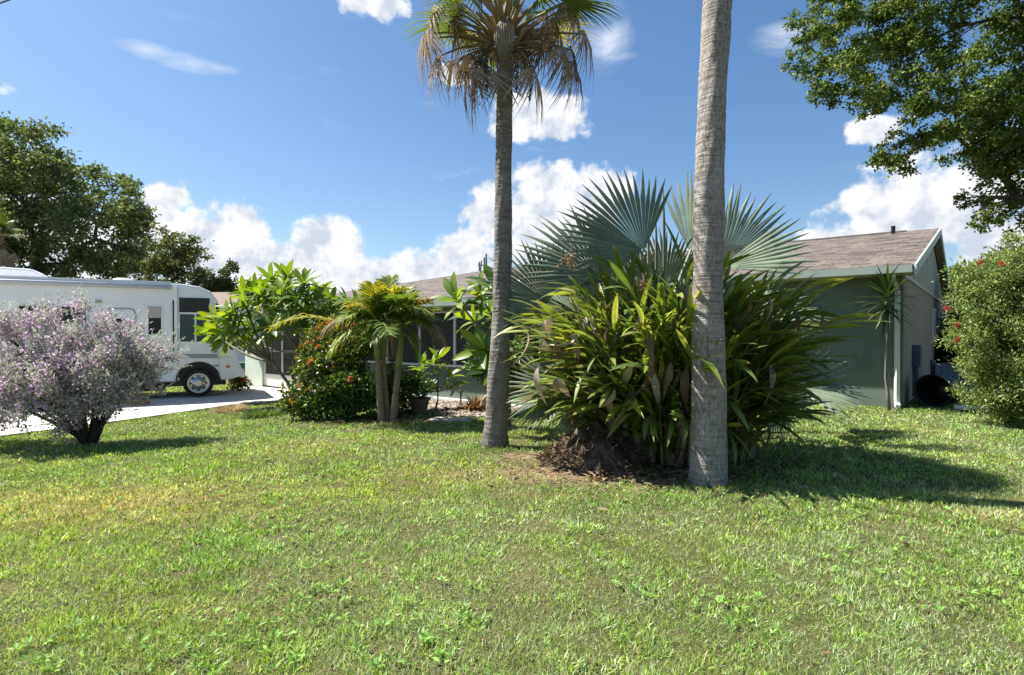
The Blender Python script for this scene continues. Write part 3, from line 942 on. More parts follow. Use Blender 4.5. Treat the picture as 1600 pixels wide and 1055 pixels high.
# wheel arch cut into the near and far sides: body is built from side profile with an arch notch
arch = [(0.52 * math.cos(a), 0.42 + 0.50 * math.sin(a)) for a in [math.pi - math.pi * i / 12 for i in range(13)]]
rear_arch = [(-5.6 + 0.52 * math.cos(a), 0.42 + 0.50 * math.sin(a)) for a in [math.pi - math.pi * i / 12 for i in range(13)]]
prof_side = [(-LEN, 0.42)] + rear_arch + arch + prof[2:]
mb = rb(); mb.prism(prof_side, 0.0, RW, 1); mb.build('body', M['rv'], rvt, bevel=0.035)
rb().box(-6.3, 0.65, 0.25, RW - 0.25, 0.28, 0.44).build('chassis', M['black'], rvt)
for sx in (0.0, -5.6):
    rb().box(sx - 0.56, sx + 0.56, 0.3, RW - 0.3, 0.30, 0.98).build('wheel_well', M['black'], rvt)
rb().box(-4.9, -0.75, 0.1, 0.6, 0.2, 0.42).build('underbody_tank', M['black'], rvt)


def panel(name, x0, y0, x1, y1, mat, th=0.02, parent=None, off=0.0, bevel=0.006):
    s0, za = rvp(x0, y0); s1, _ = rvp(x1, y0); _, zb = rvp(x0, y1)
    o = rb().box(s0, s1, -th - off, 0.004 - off if off else 0.004, min(za, zb), max(za, zb)).build(name, mat, parent or rvt, bevel=bevel)
    return o


def window(x0, y0, x1, y1, mat, fr=0.03):
    s0, za = rvp(x0, y0); s1, _ = rvp(x1, y0); _, zb = rvp(x0, y1)
    o = rb().box(s0, s1, -0.012, 0.004, zb, za).build('window', mat, rvt, bevel=0.004)
    for a in ((s0 - fr, s0 - 0.001, zb - fr, za + fr), (s1 + 0.001, s1 + fr, zb - fr, za + fr), (s0, s1, za + 0.001, za + fr), (s0, s1, zb - fr, zb - 0.001)):
        rb().box(a[0], a[1], -0.02, 0.004, a[2], a[3]).build('window_frame', M['rv'], o)
    return o


window(30, 478, 135, 506, M['glass'])
wn2 = window(232, 479, 252, 523, M['glass'])
s0, za = rvp(232, 479); s1, zb = rvp(252, 497)
rb().box(s0 + 0.005, s1 - 0.005, -0.016, -0.0125, zb, za - 0.005).build('pane_reflection', M['tan'], wn2)  # tan reflection in the upper pane, painted as an opaque panel
window(280, 465, 328, 488, M['glass'], 0.02)
window(281, 491, 304, 534, M['greenglass'], 0.02)
window(307, 491, 333, 534, M['greenglass'], 0.02)
# windscreen on the sloping nose
n1, n2 = (0.695, 1.63), (0.475, 2.46)
nd = Vector((n2[0] - n1[0], n2[1] - n1[1])).normalized(); nn = (nd.y * 0.014, -nd.x * 0.014)
a_, b_ = (n1[0] + nd.x * 0.05, n1[1] + nd.y * 0.05), (n2[0] - nd.x * 0.03, n2[1] - nd.y * 0.03)
mb = rb(); mb.prism([a_, (a_[0] + nn[0], a_[1] + nn[1]), (b_[0] + nn[0], b_[1] + nn[1]), b_], 0.09, RW - 0.09, 1); mb.build('windscreen', M['glass'], rvt)
# entry door with window and rounded frame
s0, za = rvp(168, 484); s1, zb = rvp(210, 600)
door = rb().box(s0, s1, -0.012, 0.004, 0.55, za).build('door', M['rv'], rvt, bevel=0.01)
w0, wa = rvp(179, 498); w1, wb = rvp(198, 530)
rb().box(w0, w1, -0.02, -0.0125, wb, wa).build('door_window', M['glass'], door, bevel=0.003)
rb().box(s1 - 0.14, s1 - 0.05, -0.035, -0.0125, 1.25, 1.33).build('handle', M['black'], door)
fp = [(s0 - 0.03, 0.55), (s0 - 0.03, za - 0.1), (s0 + 0.01, za), (s0 + 0.08, za + 0.03), (s1 - 0.08, za + 0.03), (s1 - 0.01, za), (s1 + 0.03, za - 0.1), (s1 + 0.03, 0.55)]
MB().tube([rvf(p[0], -0.008, p[1]) for p in fp], 0.014, 6).build('door_frame', M['rvgrey'], door)
# awning roll, arms, lamp
sA, zA = rvp(268, 449)
aw = MB().tube([rvf(-7.6, -0.06, zA), rvf(sA, -0.06, zA)], 0.062, 10).build('awning', plain('awning_vinyl', (0.52, 0.53, 0.56), 0.5, var=0.1), rvt, smooth=True)
rb().box(-7.6, sA, -0.03, 0.003, zA + 0.06, zA + 0.14).build('awning_rail', M['rv'], aw)
for sx in (rvp(275, 500)[0],):
    rb().box(sx - 0.035, sx + 0.035, -0.07, -0.004, 0.95, zA + 0.02).build('awning_arm', M['rv'], aw, bevel=0.01)
    rb().box(sx - 0.075, sx - 0.04, -0.02, 0.003, 1.2, 2.5).build('trim_strip', M['black'], rvt)
panel('lamp', 149, 469, 160, 474, M['tan'], 0.03)
# graphics, marker lamp, hatches, seams
s0, za = rvp(284, 553); s1, _ = rvp(340, 553)
mb = rb(); mb.prism([(s0, za), (s1, za - 0.02), (s1, za - 0.13), (s0 + 0.25, za - 0.12)], -0.009, 0.003, 1); mb.build('grey_swoosh', M['rvgrey'], rvt)
sB, zB = rvp(250, 553)
mb = rb(); mb.prism([(sB - 1.2, zB + 0.02), (sB + 0.42, zB - 0.10), (sB + 0.40, zB - 0.17), (sB - 0.2, zB - 0.10)], -0.009, 0.003, 1); mb.build('blue_swoosh', M['blue'], rvt)
mb = rb(); mb.prism([(sB - 1.4, zB + 0.10), (sB + 0.36, zB - 0.02), (sB + 0.36, zB - 0.06), (sB - 1.4, zB + 0.05)], -0.008, 0.003, 1); mb.build('grey_swoosh', M['rvgrey'], rvt)
mb = rb(); mb.prism([(0.50, 2.02), (0.56, 2.02), (0.455, 2.44), (0.36, 2.44)], -0.011, 0.004, 1); mb.build('windscreen_corner', M['glass'], rvt)
for sx in (-1.1, -2.3, -3.5):
    rb().box(sx - 0.005, sx + 0.005, -0.0032, 0.004, 0.46, 1.018).build('panel_seam', M['rvgrey'], rvt)
    rb().box(sx - 0.65, sx - 0.53, -0.012, 0.004, 0.78, 0.82).build('hatch_latch', M['black'], rvt)
panel('marker_lamp', 353, 571, 359, 575, M['amber'], 0.015)
panel('badge', 333, 570, 341, 573, M['rvgrey'], 0.008)
panel('vent_grille', 333, 549, 340, 551, M['black'], 0.008)
panel('fuel_door', 248, 603, 255, 611, M['black'], 0.012)
for a in (278, 342):
    s_, _ = rvp(a, 560)
    rb().box(s_ - 0.006, s_ + 0.006, -0.003, 0.004, 0.5, 1.3).build('panel_seam', M['rvgrey'], rvt)
rb().box(-LEN + 0.1, 0.82, -0.0035, 0.004, 1.02, 1.032).build('panel_seam', M['rvgrey'], rvt)
rb().box(0.965, 1.10, 0.02, RW - 0.02, 0.46, 0.70).build('bumper', M['rv'], rvt, bevel=0.05)
# mirror
MB().tube([rvf(0.72, -0.005, 1.75), rvf(0.85, -0.18, 1.72)], 0.02, 6).build('mirror_arm', M['rv'], rvt)
rb().box(0.80, 0.90, -0.36, -0.14, 1.42, 1.76).build('mirror', M['rv'], rvt, bevel=0.03)
# wheels
for sx in (0.0, -5.6):
    for q0, q1 in ((0.02, 0.27), (RW - 0.27, RW - 0.02)):
        sgn = -1 if q0 < 1 else 1
        face = q0 if sgn < 0 else q1
        m_ = MB()
        ring = []
        prof_w = [(0.25, face - sgn * 0.06), (0.27, face - sgn * 0.01), (0.335, face), (0.355, face - sgn * 0.03), (0.36, face - sgn * 0.12), (0.355, face - sgn * 0.22), (0.33, face - sgn * 0.25), (0.2, face - sgn * 0.25)]
        n_ = 36
        vs = [rvf(sx + r_ * math.cos(2 * math.pi * k / n_), q_, 0.36 + r_ * math.sin(2 * math.pi * k / n_)) for r_, q_ in prof_w for k in range(n_)]
        fs = [(j * n_ + k, j * n_ + (k + 1) % n_, (j + 1) * n_ + (k + 1) % n_, (j + 1) * n_ + k) for j in range(len(prof_w) - 1) for k in range(n_)]
        m_.V, m_.Fc = vs, fs
        wh = m_.build('wheel', M['rubber'], rvt, smooth=True)
        m2 = MB(); pr = [(0.262, 0.005), (0.25, -0.005), (0.21, 0.03), (0.15, 0.025), (0.13, -0.012), (0.07, -0.02), (0.0, -0.02)]
        vs = [rvf(sx + r_ * math.cos(2 * math.pi * k / n_), face - sgn * o_, 0.36 + r_ * math.sin(2 * math.pi * k / n_)) for r_, o_ in pr for k in range(n_)]
        m2.V, m2.Fc = vs, [(j * n_ + k, j * n_ + (k + 1) % n_, (j + 1) * n_ + (k + 1) % n_, (j + 1) * n_ + k) for j in range(len(pr) - 1) for k in range(n_)]
        rim = m2.build('rim', M['chrome'], wh, smooth=True)
        m3 = MB()
        for k in range(8):
            a = 2 * math.pi * k / 8
            c = (sx + 0.18 * math.cos(a), 0.36 + 0.18 * math.sin(a))
            m3.tube([rvf(c[0], face - sgn * 0.035, c[1]), rvf(c[0], face - sgn * 0.022, c[1])], 0.026, 8)
        m3.build('hand_holes', M['black'], wh)
# roof kit
s_ac, _ = rvp(20, 420)
mb = rb(); mb.prism([(s_ac - 0.55, 2.92), (s_ac + 0.52, 2.92), (s_ac + 0.44, 3.08), (s_ac + 0.25, 3.20), (s_ac - 0.45, 3.22)], 0.55, 1.35, 1); mb.build('air_conditioner', M['rv'], rvt, bevel=0.05)
s_v, _ = rvp(187, 436)
m_ = MB()
pv = [(0.24, 2.92), (0.24, 3.0), (0.2, 3.06), (0.1, 3.08), (0.0, 3.085)]
m_.V = [rvf(s_v + r_ * math.cos(2 * math.pi * k / 20), 0.8 + r_ * math.sin(2 * math.pi * k / 20), z_) for r_, z_ in pv for k in range(20)]
m_.Fc = [(j * 20 + k, j * 20 + (k + 1) % 20, (j + 1) * 20 + (k + 1) % 20, (j + 1) * 20 + k) for j in range(4) for k in range(20)]
m_.build('roof_vent', M['rv'], rvt, smooth=True)
rb().box(-2.2, -1.7, 0.3, 0.8, 2.925, 2.975).build('roof_hatch', M['rv'], rvt, bevel=0.01)
p = gpx(216, 634)
tag(MB().box(p.x - 0.2, p.x + 0.2, p.y - 0.12, p.y + 0.12, p.z + 0.021, p.z + 0.11).build('wheel_block', M['wood'], None, bevel=0.01), 'brown timber block lying on the driveway beside the motorhome', 'block')

# ------------------------------------------------------------------ things round the house
p = Vector((-9.45, 20.0, -0.2))
bn = thing('bin', 'dark green lidded bin between motorhome nose and porch wall', 'bin', p)
mb = MB(); mb.add([(p.x + a * 0.27, p.y + b * 0.27, -0.2) for a, b in ((-1, -1), (1, -1), (1, 1), (-1, 1))] + [(p.x + a * 0.33, p.y + b * 0.33, 0.42) for a, b in ((-1, -1), (1, -1), (1, 1), (-1, 1))],
                  [(3, 2, 1, 0), (4, 5, 6, 7), (0, 1, 5, 4), (1, 2, 6, 5), (2, 3, 7, 6), (3, 0, 4, 7)]); mb.build('body', M['green_bin'], bn, bevel=0.02)
MB().box(p.x - 0.36, p.x + 0.36, p.y - 0.36, p.y + 0.36, 0.422, 0.48).build('lid', M['green_bin'], bn, bevel=0.02)

# drum lying on its side by the gable wall
dc = gpx(1458, 636)
dd = Vector((0.80, 0.60, 0)).normalized()
dr = thing('plastic_drum', 'black open plastic drum lying on its side by the house corner', 'drum', dc)
n_ = 32
mb = MB()
sd = Vector((-dd.y, dd.x, 0)); rad0 = 0.32
pr = [(0.0, 0.27), (0.02, 0.28), (-0.02, 0.31), (-0.02, 0.325), (0.03, 0.325), (0.25, 0.31), (0.28, 0.325), (0.32, 0.31), (0.6, 0.31), (0.63, 0.325), (0.67, 0.31), (0.9, 0.30), (0.92, 0.0)]
pr = [(0.85, 0.0), (0.85, 0.28), (0.0, 0.29)] + pr[2:]
mb.V = [dc + dd * t_ + sd * (r_ * math.cos(2 * math.pi * k / n_)) + Vector((0, 0, 0.325 + r_ * math.sin(2 * math.pi * k / n_))) for t_, r_ in pr for k in range(n_)]
mb.Fc = [(j * n_ + k, j * n_ + (k + 1) % n_, (j + 1) * n_ + (k + 1) % n_, (j + 1) * n_ + k) for j in range(len(pr) - 1) for k in range(n_)]
mb.build('shell', M['drum'], dr, smooth=True)
MB().tube([dc + dd * -0.03 + sd * (0.325 * math.cos(a)) + Vector((0, 0, 0.325 + 0.325 * math.sin(a))) for a in [2 * math.pi * k / 32 for k in range(33)]], 0.012, 6).build('rim', M['drum'], dr, smooth=True)
pa = gpx(1492, 641); pb = gpx(1546, 645)
tag(MB().tube([pa + Vector((0, 0, 0.05)), pb + Vector((0, 0, 0.05))], 0.055, 10).build('pipe', M['white'], None, smooth=True), 'white plastic pipe lying on the grass beside the black drum', 'pipe')
# blue fence panel behind the drum
fb = H(-1.2, 3.4, 0)
fe = thing('fence', 'dark blue slatted fence panel behind the black drum', 'fence', fb)
f0 = Vector((10.0, 13.6, 0)); fd = Vector((1, 0.12, 0)).normalized()
for k in range(13):
    q = f0 + fd * (0.17 * k)
    MB().box(q.x, q.x + 0.14, q.y, q.y + 0.02, 0.02, 0.78).build('slat', M['bluefence'], fe)
for z_ in (0.2, 0.62):
    q1 = f0 + fd * 2.2
    MB().tube([(f0.x, f0.y + 0.05, z_), (q1.x, q1.y + 0.05, z_)], 0.03, 4).build('rail', M['bluefence'], fe)
for k in (0, 12):
    q = f0 + fd * (0.17 * k)
    MB().box(q.x, q.x + 0.08, q.y + 0.085, q.y + 0.165, -0.1, 0.85).build('post', M['bluefence'], fe)

# gravel bed, paving slab, path light, pot, leaning stone
bp_ = [Vector((a, b, gz(a, b) + 0.004)) for a, b in BED]
bed = MB(); bed.add([tuple(v) for v in bp_] + [(v.x, v.y, v.z - 0.1) for v in bp_], [tuple(range(5)), tuple(range(5, 10))[::-1]] + [(i, i + 5, (i + 1) % 5 + 5, (i + 1) % 5) for i in range(5)])
bo = bed.build('garden_bed', M['soil'], None, kind='structure')
tag(bo, 'bare garden bed in front of the porch screens', 'garden bed')
xs = rng.uniform(min(a for a, b in BED), max(a for a, b in BED), 9000); ys = rng.uniform(min(b for a, b in BED), max(b for a, b in BED), 9000)
k = in_poly(xs, ys, BED); xs, ys = xs[k], ys[k]
OC = (np.array([(0.5, 0, 0.1), (-0.5, 0, 0.1), (0, 0.5, 0.1), (0, -0.5, 0.1), (0, 0, 0.4), (0, 0, -0.1)]), np.array([(0, 2, 4), (2, 1, 4), (1, 3, 4), (3, 0, 4)]))
az = rng.uniform(0, 6.28, len(xs)); sz = rng.uniform(0.03, 0.085, len(xs))
me = scatter_mesh('gravel', np.stack([xs, ys, ground_z(xs, ys) + 0.004], 1), np.stack([np.cos(az), np.sin(az), 0.15 * rng.normal(size=len(xs))], 1), np.tile((0, 0, 1.0), (len(xs), 1)), sz, sz * 0.8, leafy('gravel', 0.9, 0.0, 0.2, 0),
                  np.where(rng.random((len(xs), 1)) < 0.45, vary((0.30, 0.265, 0.23), len(xs), 0.5, 0.06), vary((0.10, 0.08, 0.06), len(xs), 0.5, 0.1)), OC)
tag(obj('gravel', me), 'mixed pale gravel covering the bed below the porch', 'gravel', kind='stuff')
p = gpx(705, 657)
tag(MB().add([(p.x - 0.38, p.y - 0.14, p.z - 0.03), (p.x + 0.36, p.y - 0.19, p.z - 0.03), (p.x + 0.42, p.y + 0.16, p.z - 0.03), (p.x - 0.3, p.y + 0.2, p.z - 0.03),
              (p.x - 0.38, p.y - 0.14, p.z + 0.03), (p.x + 0.36, p.y - 0.19, p.z + 0.03), (p.x + 0.42, p.y + 0.16, p.z + 0.03), (p.x - 0.3, p.y + 0.2, p.z + 0.03)],
             [(3, 2, 1, 0), (4, 5, 6, 7), (0, 1, 5, 4), (1, 2, 6, 5), (2, 3, 7, 6), (3, 0, 4, 7)]).build('paving_slab', M['stone'], None, bevel=0.01), 'pale paving slab set in the grass edge before the gravel bed', 'slab')
p = gpx(720, 634)
pl = thing('path_light', 'small black garden path light standing in the gravel', 'path light', p)
MB().tube([(p.x, p.y, p.z - 0.05), (p.x, p.y, p.z + 0.26)], 0.018, 8).build('stake', M['black'], pl)
MB().tube([(p.x, p.y, p.z + 0.262), (p.x, p.y, p.z + 0.30), (p.x, p.y, p.z + 0.33)], [0.03, 0.065, 0.01], 12).build('cap', M['black'], pl)
p = gpx(655, 648)
po = thing('flower_pot', 'dark clay pot with a leafy plant beside the gravel bed', 'pot', p)
prs = [(0.12, 0.0), (0.15, 0.12), (0.18, 0.25), (0.195, 0.26), (0.195, 0.30), (0.17, 0.30), (0.165, 0.25), (0.0, 0.25)]
mb = MB(); mb.V = [Vector((p.x + r_ * math.cos(2 * math.pi * k / 24), p.y + r_ * math.sin(2 * math.pi * k / 24), p.z + z_)) for r_, z_ in prs for k in range(24)]
mb.Fc = [(j * 24 + k, j * 24 + (k + 1) % 24, (j + 1) * 24 + (k + 1) % 24, (j + 1) * 24 + k) for j in range(len(prs) - 1) for k in range(24)]
mb.build('pot', M['pot'], po, smooth=True)
Pp, Oo, _ = clumps([((p.x, p.y, p.z + 0.48), 0.26)], 14, 0.4, 260)
obj('foliage', scatter_mesh('foliage', Pp, Oo + rng.normal(size=Pp.shape) * 0.6, rng.normal(size=Pp.shape) + (0, 0, 1.0), 0.09, 0.05, M['waxy'], vary((0.05, 0.095, 0.025), len(Pp), 0.4)), po)
p = gpx(757, 640)
mb = MB(); mb.add([(p.x - 0.17, p.y - 0.05, p.z - 0.05), (p.x + 0.10, p.y - 0.08, p.z - 0.05), (p.x + 0.13, p.y + 0.10, p.z - 0.05), (p.x - 0.15, p.y + 0.1, p.z - 0.05),
                   (p.x - 0.02, p.y - 0.03, p.z + 0.27), (p.x + 0.17, p.y - 0.02, p.z + 0.36), (p.x + 0.18, p.y + 0.06, p.z + 0.34), (p.x + 0.0, p.y + 0.07, p.z + 0.26)],
                  [(3, 2, 1, 0), (4, 5, 6, 7), (0, 1, 5, 4), (1, 2, 6, 5), (2, 3, 7, 6), (3, 0, 4, 7)])
tag(mb.build('boulder', M['stone'], None, bevel=0.04), 'pale tilted rock behind the crowned palm trunk', 'rock')

# overhead cable across the corner of the sky
a_, b_ = px(0, 9, 14.0), px(30, -2, 13.2)
dv = (b_ - a_).normalized()
tag(MB().tube([a_ - dv * 14, a_, b_, b_ + dv * 14], 0.02, 6).build('overhead_cable', M['cable'], None), 'thin black overhead cable high above the motorhome', 'cable')

# ------------------------------------------------------------------ palms
def palm_trunk(parent, pts, rads, name='trunk', mat='palm_bark'):
    """ringed trunk through pts with the given radii"""
    P = [Vector(p) for p in pts]
    nr, ns = 300, 28
    V, Fc = [], []
    Ls = [0]
    for a, b in zip(P[:-1], P[1:]): Ls.append(Ls[-1] + (b - a).length)
    for i in range(nr):
        t = i / (nr - 1) * Ls[-1]
        k = max(j for j in range(len(Ls) - 1) if Ls[j] <= t + 1e-9)
        f = (t - Ls[k]) / (Ls[k + 1] - Ls[k])
        f2 = f
        c = P[k].lerp(P[k + 1], f2); r = rads[k] + (rads[k + 1] - rads[k]) * f
        ring = ((t * 17 + 0.6 * math.sin(t * 5)) % 1.0)
        for s in range(ns):
            a = 2 * math.pi * s / ns
            wob = 0.007 * math.sin(a * 2 + t * 1.3) * math.sin(t * 2.1) + 0.05 * max(0, 0.22 - t) * (0.6 + 0.5 * math.sin(5 * a)) + 0.006 * math.sin(3 * a + t * 3) + 0.004 * math.sin(7 * a - t * 9) + random.uniform(-0.0025, 0.0025)
            rr = r + 0.007 * (ring if ring < 0.8 else (1 - ring) * 4) * (0.7 + 0.3 * math.sin(2 * a + t * 2)) + wob
            V.append((c.x + rr * math.cos(a), c.y + rr * math.sin(a), c.z))
    for i in range(nr - 1):
        for s in range(ns):
            Fc.append((i * ns + s, i * ns + (s + 1) % ns, (i + 1) * ns + (s + 1) % ns, (i + 1) * ns + s))
    Fc.append(tuple(range(ns))[::-1]); Fc.append(tuple(range((nr - 1) * ns, nr * ns)))
    return obj(name, mesh_data(name, V, Fc, M[mat], True), parent)


GREEN_FAN, YEL_FAN, DEAD_FAN = (0.12, 0.17, 0.045), (0.36, 0.32, 0.07), (0.31, 0.245, 0.185)


def palm_crown(parent, cc, n_green, n_dead, seed, dead_spec=None, scale=1.0, tint=1.0):
    st = random.getstate(); random.seed(seed)
    cc = Vector(cc)
    # boots: old leaf bases round the neck
    mb = MB()
    for k in range(26):
        a = k * 2.4; z = -0.25 + 0.6 * (k / 26)
        d = Vector((math.cos(a), math.sin(a), 0.75)).normalized()
        b0 = cc + Vector((math.cos(a) * 0.10, math.sin(a) * 0.10, z))
        mb.tube([b0, b0 + d * 0.16, b0 + d * 0.34 + Vector((0, 0, 0.03))], [0.05, 0.035, 0.016], 5)
    mb.build('leaf_bases', plain('leaf_base', (0.27, 0.19, 0.12), 0.85, var=0.35, scale=9), parent)
    for k in range(n_green):
        az = k * 2.39996 + random.uniform(-0.2, 0.2)
        f = k / n_green
        el = R(75 - 68 * f + random.uniform(-8, 8))
        d = Vector((math.cos(az) * math.cos(el), math.sin(az) * math.cos(el), math.sin(el)))
        lp = random.uniform(0.65, 0.95) * scale
        hub = cc + Vector((0, 0, 0.15)) + d * lp + Vector((0, 0, -0.10))
        fd = (d + Vector((0, 0, -0.28))).normalized()
        colr = GREEN_FAN
        if random.random() < 0.16 + 0.2 * f: colr = YEL_FAN
        fan_frond(parent, cc + Vector((d.x * 0.08, d.y * 0.08, 0.05)), hub, fd, Vector((-d.x * d.z, -d.y * d.z, 1 - d.z * d.z)) + Vector((0, 0, 0.05)), random.uniform(0.64, 0.82) * scale, 34, R(230), np.array(colr) * random.uniform(0.8, 1.15) * tint,
                  [M['fan'], M['leaf']], droop=0.35, cup=0.12, split=0.42, prad=0.016, ragged=0.07, pet_col=(0.22, 0.22, 0.08), sag=0.06, limp=0.12)
    for k in range(n_dead):
        if dead_spec: az, el, lp, rr = dead_spec[k]
        else: az, el, lp, rr = k * 2.39996, R(random.uniform(-50, -15)), random.uniform(0.5, 0.9), 0.6
        d = Vector((math.cos(az) * math.cos(el), math.sin(az) * math.cos(el), math.sin(el)))
        hub = cc + Vector((0, 0, -0.05)) + d * lp
        fd = (Vector((d.x, d.y, 0)) * 0.45 + Vector((0, 0, -1.0))).normalized()
        fan_frond(parent, cc + Vector((d.x * 0.1, d.y * 0.1, -0.1)), hub, fd, Vector((d.x, d.y, 0.3)), rr, 26, R(150), np.array(DEAD_FAN) * random.uniform(0.65, 1.15), [M['dead'], M['dead']],
                  droop=0.6, cup=-0.45, split=0.45, prad=0.014, ragged=0.3, name='dead_frond', pet_col=(0.22, 0.17, 0.11), sag=0.14, limp=0.3)
    random.setstate(st)


b1 = gpx(773, 697)
lp_ = thing('palm_tree', 'fan palm with brown dead fronds hanging below its green crown', 'palm', b1)
t1 = px(788, 100, 7.63)
palm_trunk(lp_, [b1 + Vector((0, 0, -0.1)), b1 + Vector((0.01, 0, 0.25)), px(783, 520, 7.63), px(787, 300, 7.63), t1], [0.20, 0.148, 0.120, 0.113, 0.097], mat='grey_palm_bark')
cc1 = t1 + Vector((0, 0, 0.30))
random.seed(15)
dead1 = [(R(200), R(0), 1.05, 0.5), (R(187), R(-12), 0.9, 0.5), (R(212), R(-40), 0.66, 0.5), (R(225), R(-46), 0.62, 0.52), (R(170), R(12), 1.05, 0.5), (R(-10), R(5), 1.05, 0.52), (R(-25), R(-14), 0.85, 0.55),
         (R(10), R(-8), 0.95, 0.55), (R(-40), R(-42), 0.66, 0.52), (R(195), R(22), 1.0, 0.5), (R(-15), R(25), 1.0, 0.5)]
dead1 += [(R(k * 137.5), R(random.uniform(0, 38)), random.uniform(0.7, 1.0), random.uniform(0.42, 0.55)) for k in range(20) if math.sin(R(k * 137.5)) > -0.35]
palm_crown(lp_, cc1, 20, len(dead1), 5, dead1)
# hanging old flower sheath and fruit stalks
mb = MB(); q = cc1 + Vector((0.0, -0.22, -0.05))
for k in range(90):
    a_ = k * 2.4; w_ = random.uniform(0.5, 1.0)
    ox, oy = math.cos(a_) * 0.13 * w_, math.sin(a_) * 0.09 * w_ - 0.03
    e_ = random.uniform(-0.38, -0.2)
    mb.tube([q + Vector((ox * 0.3, oy * 0.3, 0.2)), q + Vector((ox, oy, 0.06)), q + Vector((ox * 1.05, oy, -0.1)), q + Vector((ox * 0.5, oy * 0.5, e_))], [0.006, 0.012, 0.011, 0.003], 4)
mb.build('flower_sheath', plain('grey_fibre', (0.27, 0.25, 0.235), 0.95, var=0.5, scale=14), lp_, smooth=True)
for k, (ax, ay) in enumerate(((-0.16, -0.3), (0.12, -0.3), (-0.22, -0.15), (-0.3, 0.05), (0.25, -0.1))):
    s0_ = cc1 + Vector((ax * 0.3, ay * 0.3, -0.1))
    e0_ = s0_ + Vector((ax, ay, -0.75))
    mb = MB().tube(bez(s0_, s0_ + Vector((ax * 1.4, ay * 1.4, 0.0)), e0_, 8), 0.009, 5)
    for j in range(40):
        f = random.uniform(0.45, 1.0); pt = bez(s0_, s0_ + Vector((ax * 1.4, ay * 1.4, 0)), e0_, 20)[int(f * 19)]
        o_ = Vector((random.gauss(0, 0.05), random.gauss(0, 0.05), random.gauss(0, 0.06)))
        mb.tube([pt, pt + o_], 0.004, 3)
        mb.tube([pt + o_ + Vector((0, 0, 0.012)), pt + o_, pt + o_ - Vector((0, 0, 0.012))], [0.003, 0.012, 0.003], 5)
    mb.build('fruit_stalk', M['dark_bark'], lp_)

b2 = gpx(1107, 752)
rp_ = thing('palm_tree', 'tall bare palm trunk standing before the ginger clump, crown out of sight', 'palm', b2)
palm_trunk(rp_, [b2 + Vector((0, 0, -0.1)), b2 + Vector((0, 0, 0.12)), px(1107, 640, b2.y), px(1107, 520, b2.y), px(1106, 300, b2.y), px(1119, 0, b2.y), b2 + Vector((0.22, 0, 8.6))], [0.195, 0.185, 0.165, 0.155, 0.142, 0.135, 0.125])
palm_crown(rp_, b2 + Vector((0.22, 0, 8.85)), 20, 5, 9)

# ------------------------------------------------------------------ silver fan palm
bs_ = Vector((2.15, 8.7, 0.0))
sv = thing('bismarck_palm', 'silver blue fan palm rising behind the ginger clump', 'palm', bs_)
sv.name = 'silver_palm'
INV['silver_palm'] = Matrix.Translation(bs_).inverted()
MB().tube([bs_ + Vector((0, 0, -0.1)), bs_ + Vector((0, 0, 0.5)), bs_ + Vector((0, 0, 1.25))], [0.26, 0.24, 0.2], 14).build('trunk', M['ring_bark'], sv, smooth=True)
SILV = (0.175, 0.225, 0.16)
top_s = bs_ + Vector((0, 0, 1.1))
#        hub px,py, depth, image angle, R(m), spread, normal (x, y, z), shade
SL = [(1006, 392, 8.2, 140, 1.30, 152, (0.3, -1, 0.2), 1.0), (941, 432, 8.0, 146, 1.22, 122, (0.4, -1, 0.25), 0.93), (858, 472, 7.9, 146, 0.98, 165, (0.2, -1, 0.55), 0.98), (1080, 398, 8.9, 94, 1.28, 44, (-0.9, -0.6, 0.1), 1.0),
      (1126, 418, 8.3, 42, 1.32, 118, (-0.45, -1, 0.35), 1.15), (1243, 606, 8.4, 8, 1.0, 150, (0.0, -0.75, 0.8), 0.95), (1205, 622, 8.0, -50, 0.62, 150, (-0.2, -1, 0.6), 1.15),
      (872, 605, 7.7, 206, 0.8, 150, (0.1, -0.8, 0.8), 0.7), (905, 636, 7.2, 265, 0.5, 130, (0.1, -1, 0.4), 1.15), (1190, 500, 9.0, 20, 1.0, 180, (-0.1, -0.6, 0.9), 0.95), (900, 500, 9.2, 165, 1.0, 180, (0.2, -0.7, 0.8), 0.9), (1040, 445, 9.3, 92, 0.88, 150, (0.1, -1, 0.3), 0.95), (990, 450, 9.0, 120, 0.8, 150, (0.1, -1, 0.5), 0.92)]
for (hx_, hy_, Yd, ang_, Rm, spr, nr_, sh) in SL:
    hub = px(hx_, hy_, Yd)
    a = R(ang_)
    fan_frond(sv, top_s + Vector((random.uniform(-0.1, 0.1), random.uniform(-0.1, 0.1), random.uniform(-0.3, 0.2))), hub, (math.cos(a), random.uniform(-0.12, 0.12), math.sin(a)), nr_, Rm, int(spr / 5.6), R(spr), np.array(SILV) * sh, [M['silver'], M['silver']],
              droop=random.uniform(0.1, 0.4), cup=random.uniform(0.2, 0.42), split=0.62, prad=0.03, ragged=0.09, pet_col=(0.30, 0.33, 0.26), sag=0.12)
for x_, y0_, y1_, c_ in ((1037, 296, 400, M['silver']), (1025, 335, 420, M['ring_bark']), (1013, 350, 420, M['silver'])):
    o = MB().tube([px(x_ + 2, y1_ + 60, 8.7), px(x_, (y0_ + y1_) / 2, 8.7), px(x_ - 1, y0_, 8.7)], [0.03, 0.022, 0.004], 6).build('spear_leaf', c_, sv)
    a = o.data.color_attributes.new('col', 'FLOAT_COLOR', 'POINT')
    for d_ in a.data: d_.color = (0.24, 0.28, 0.23, 1)

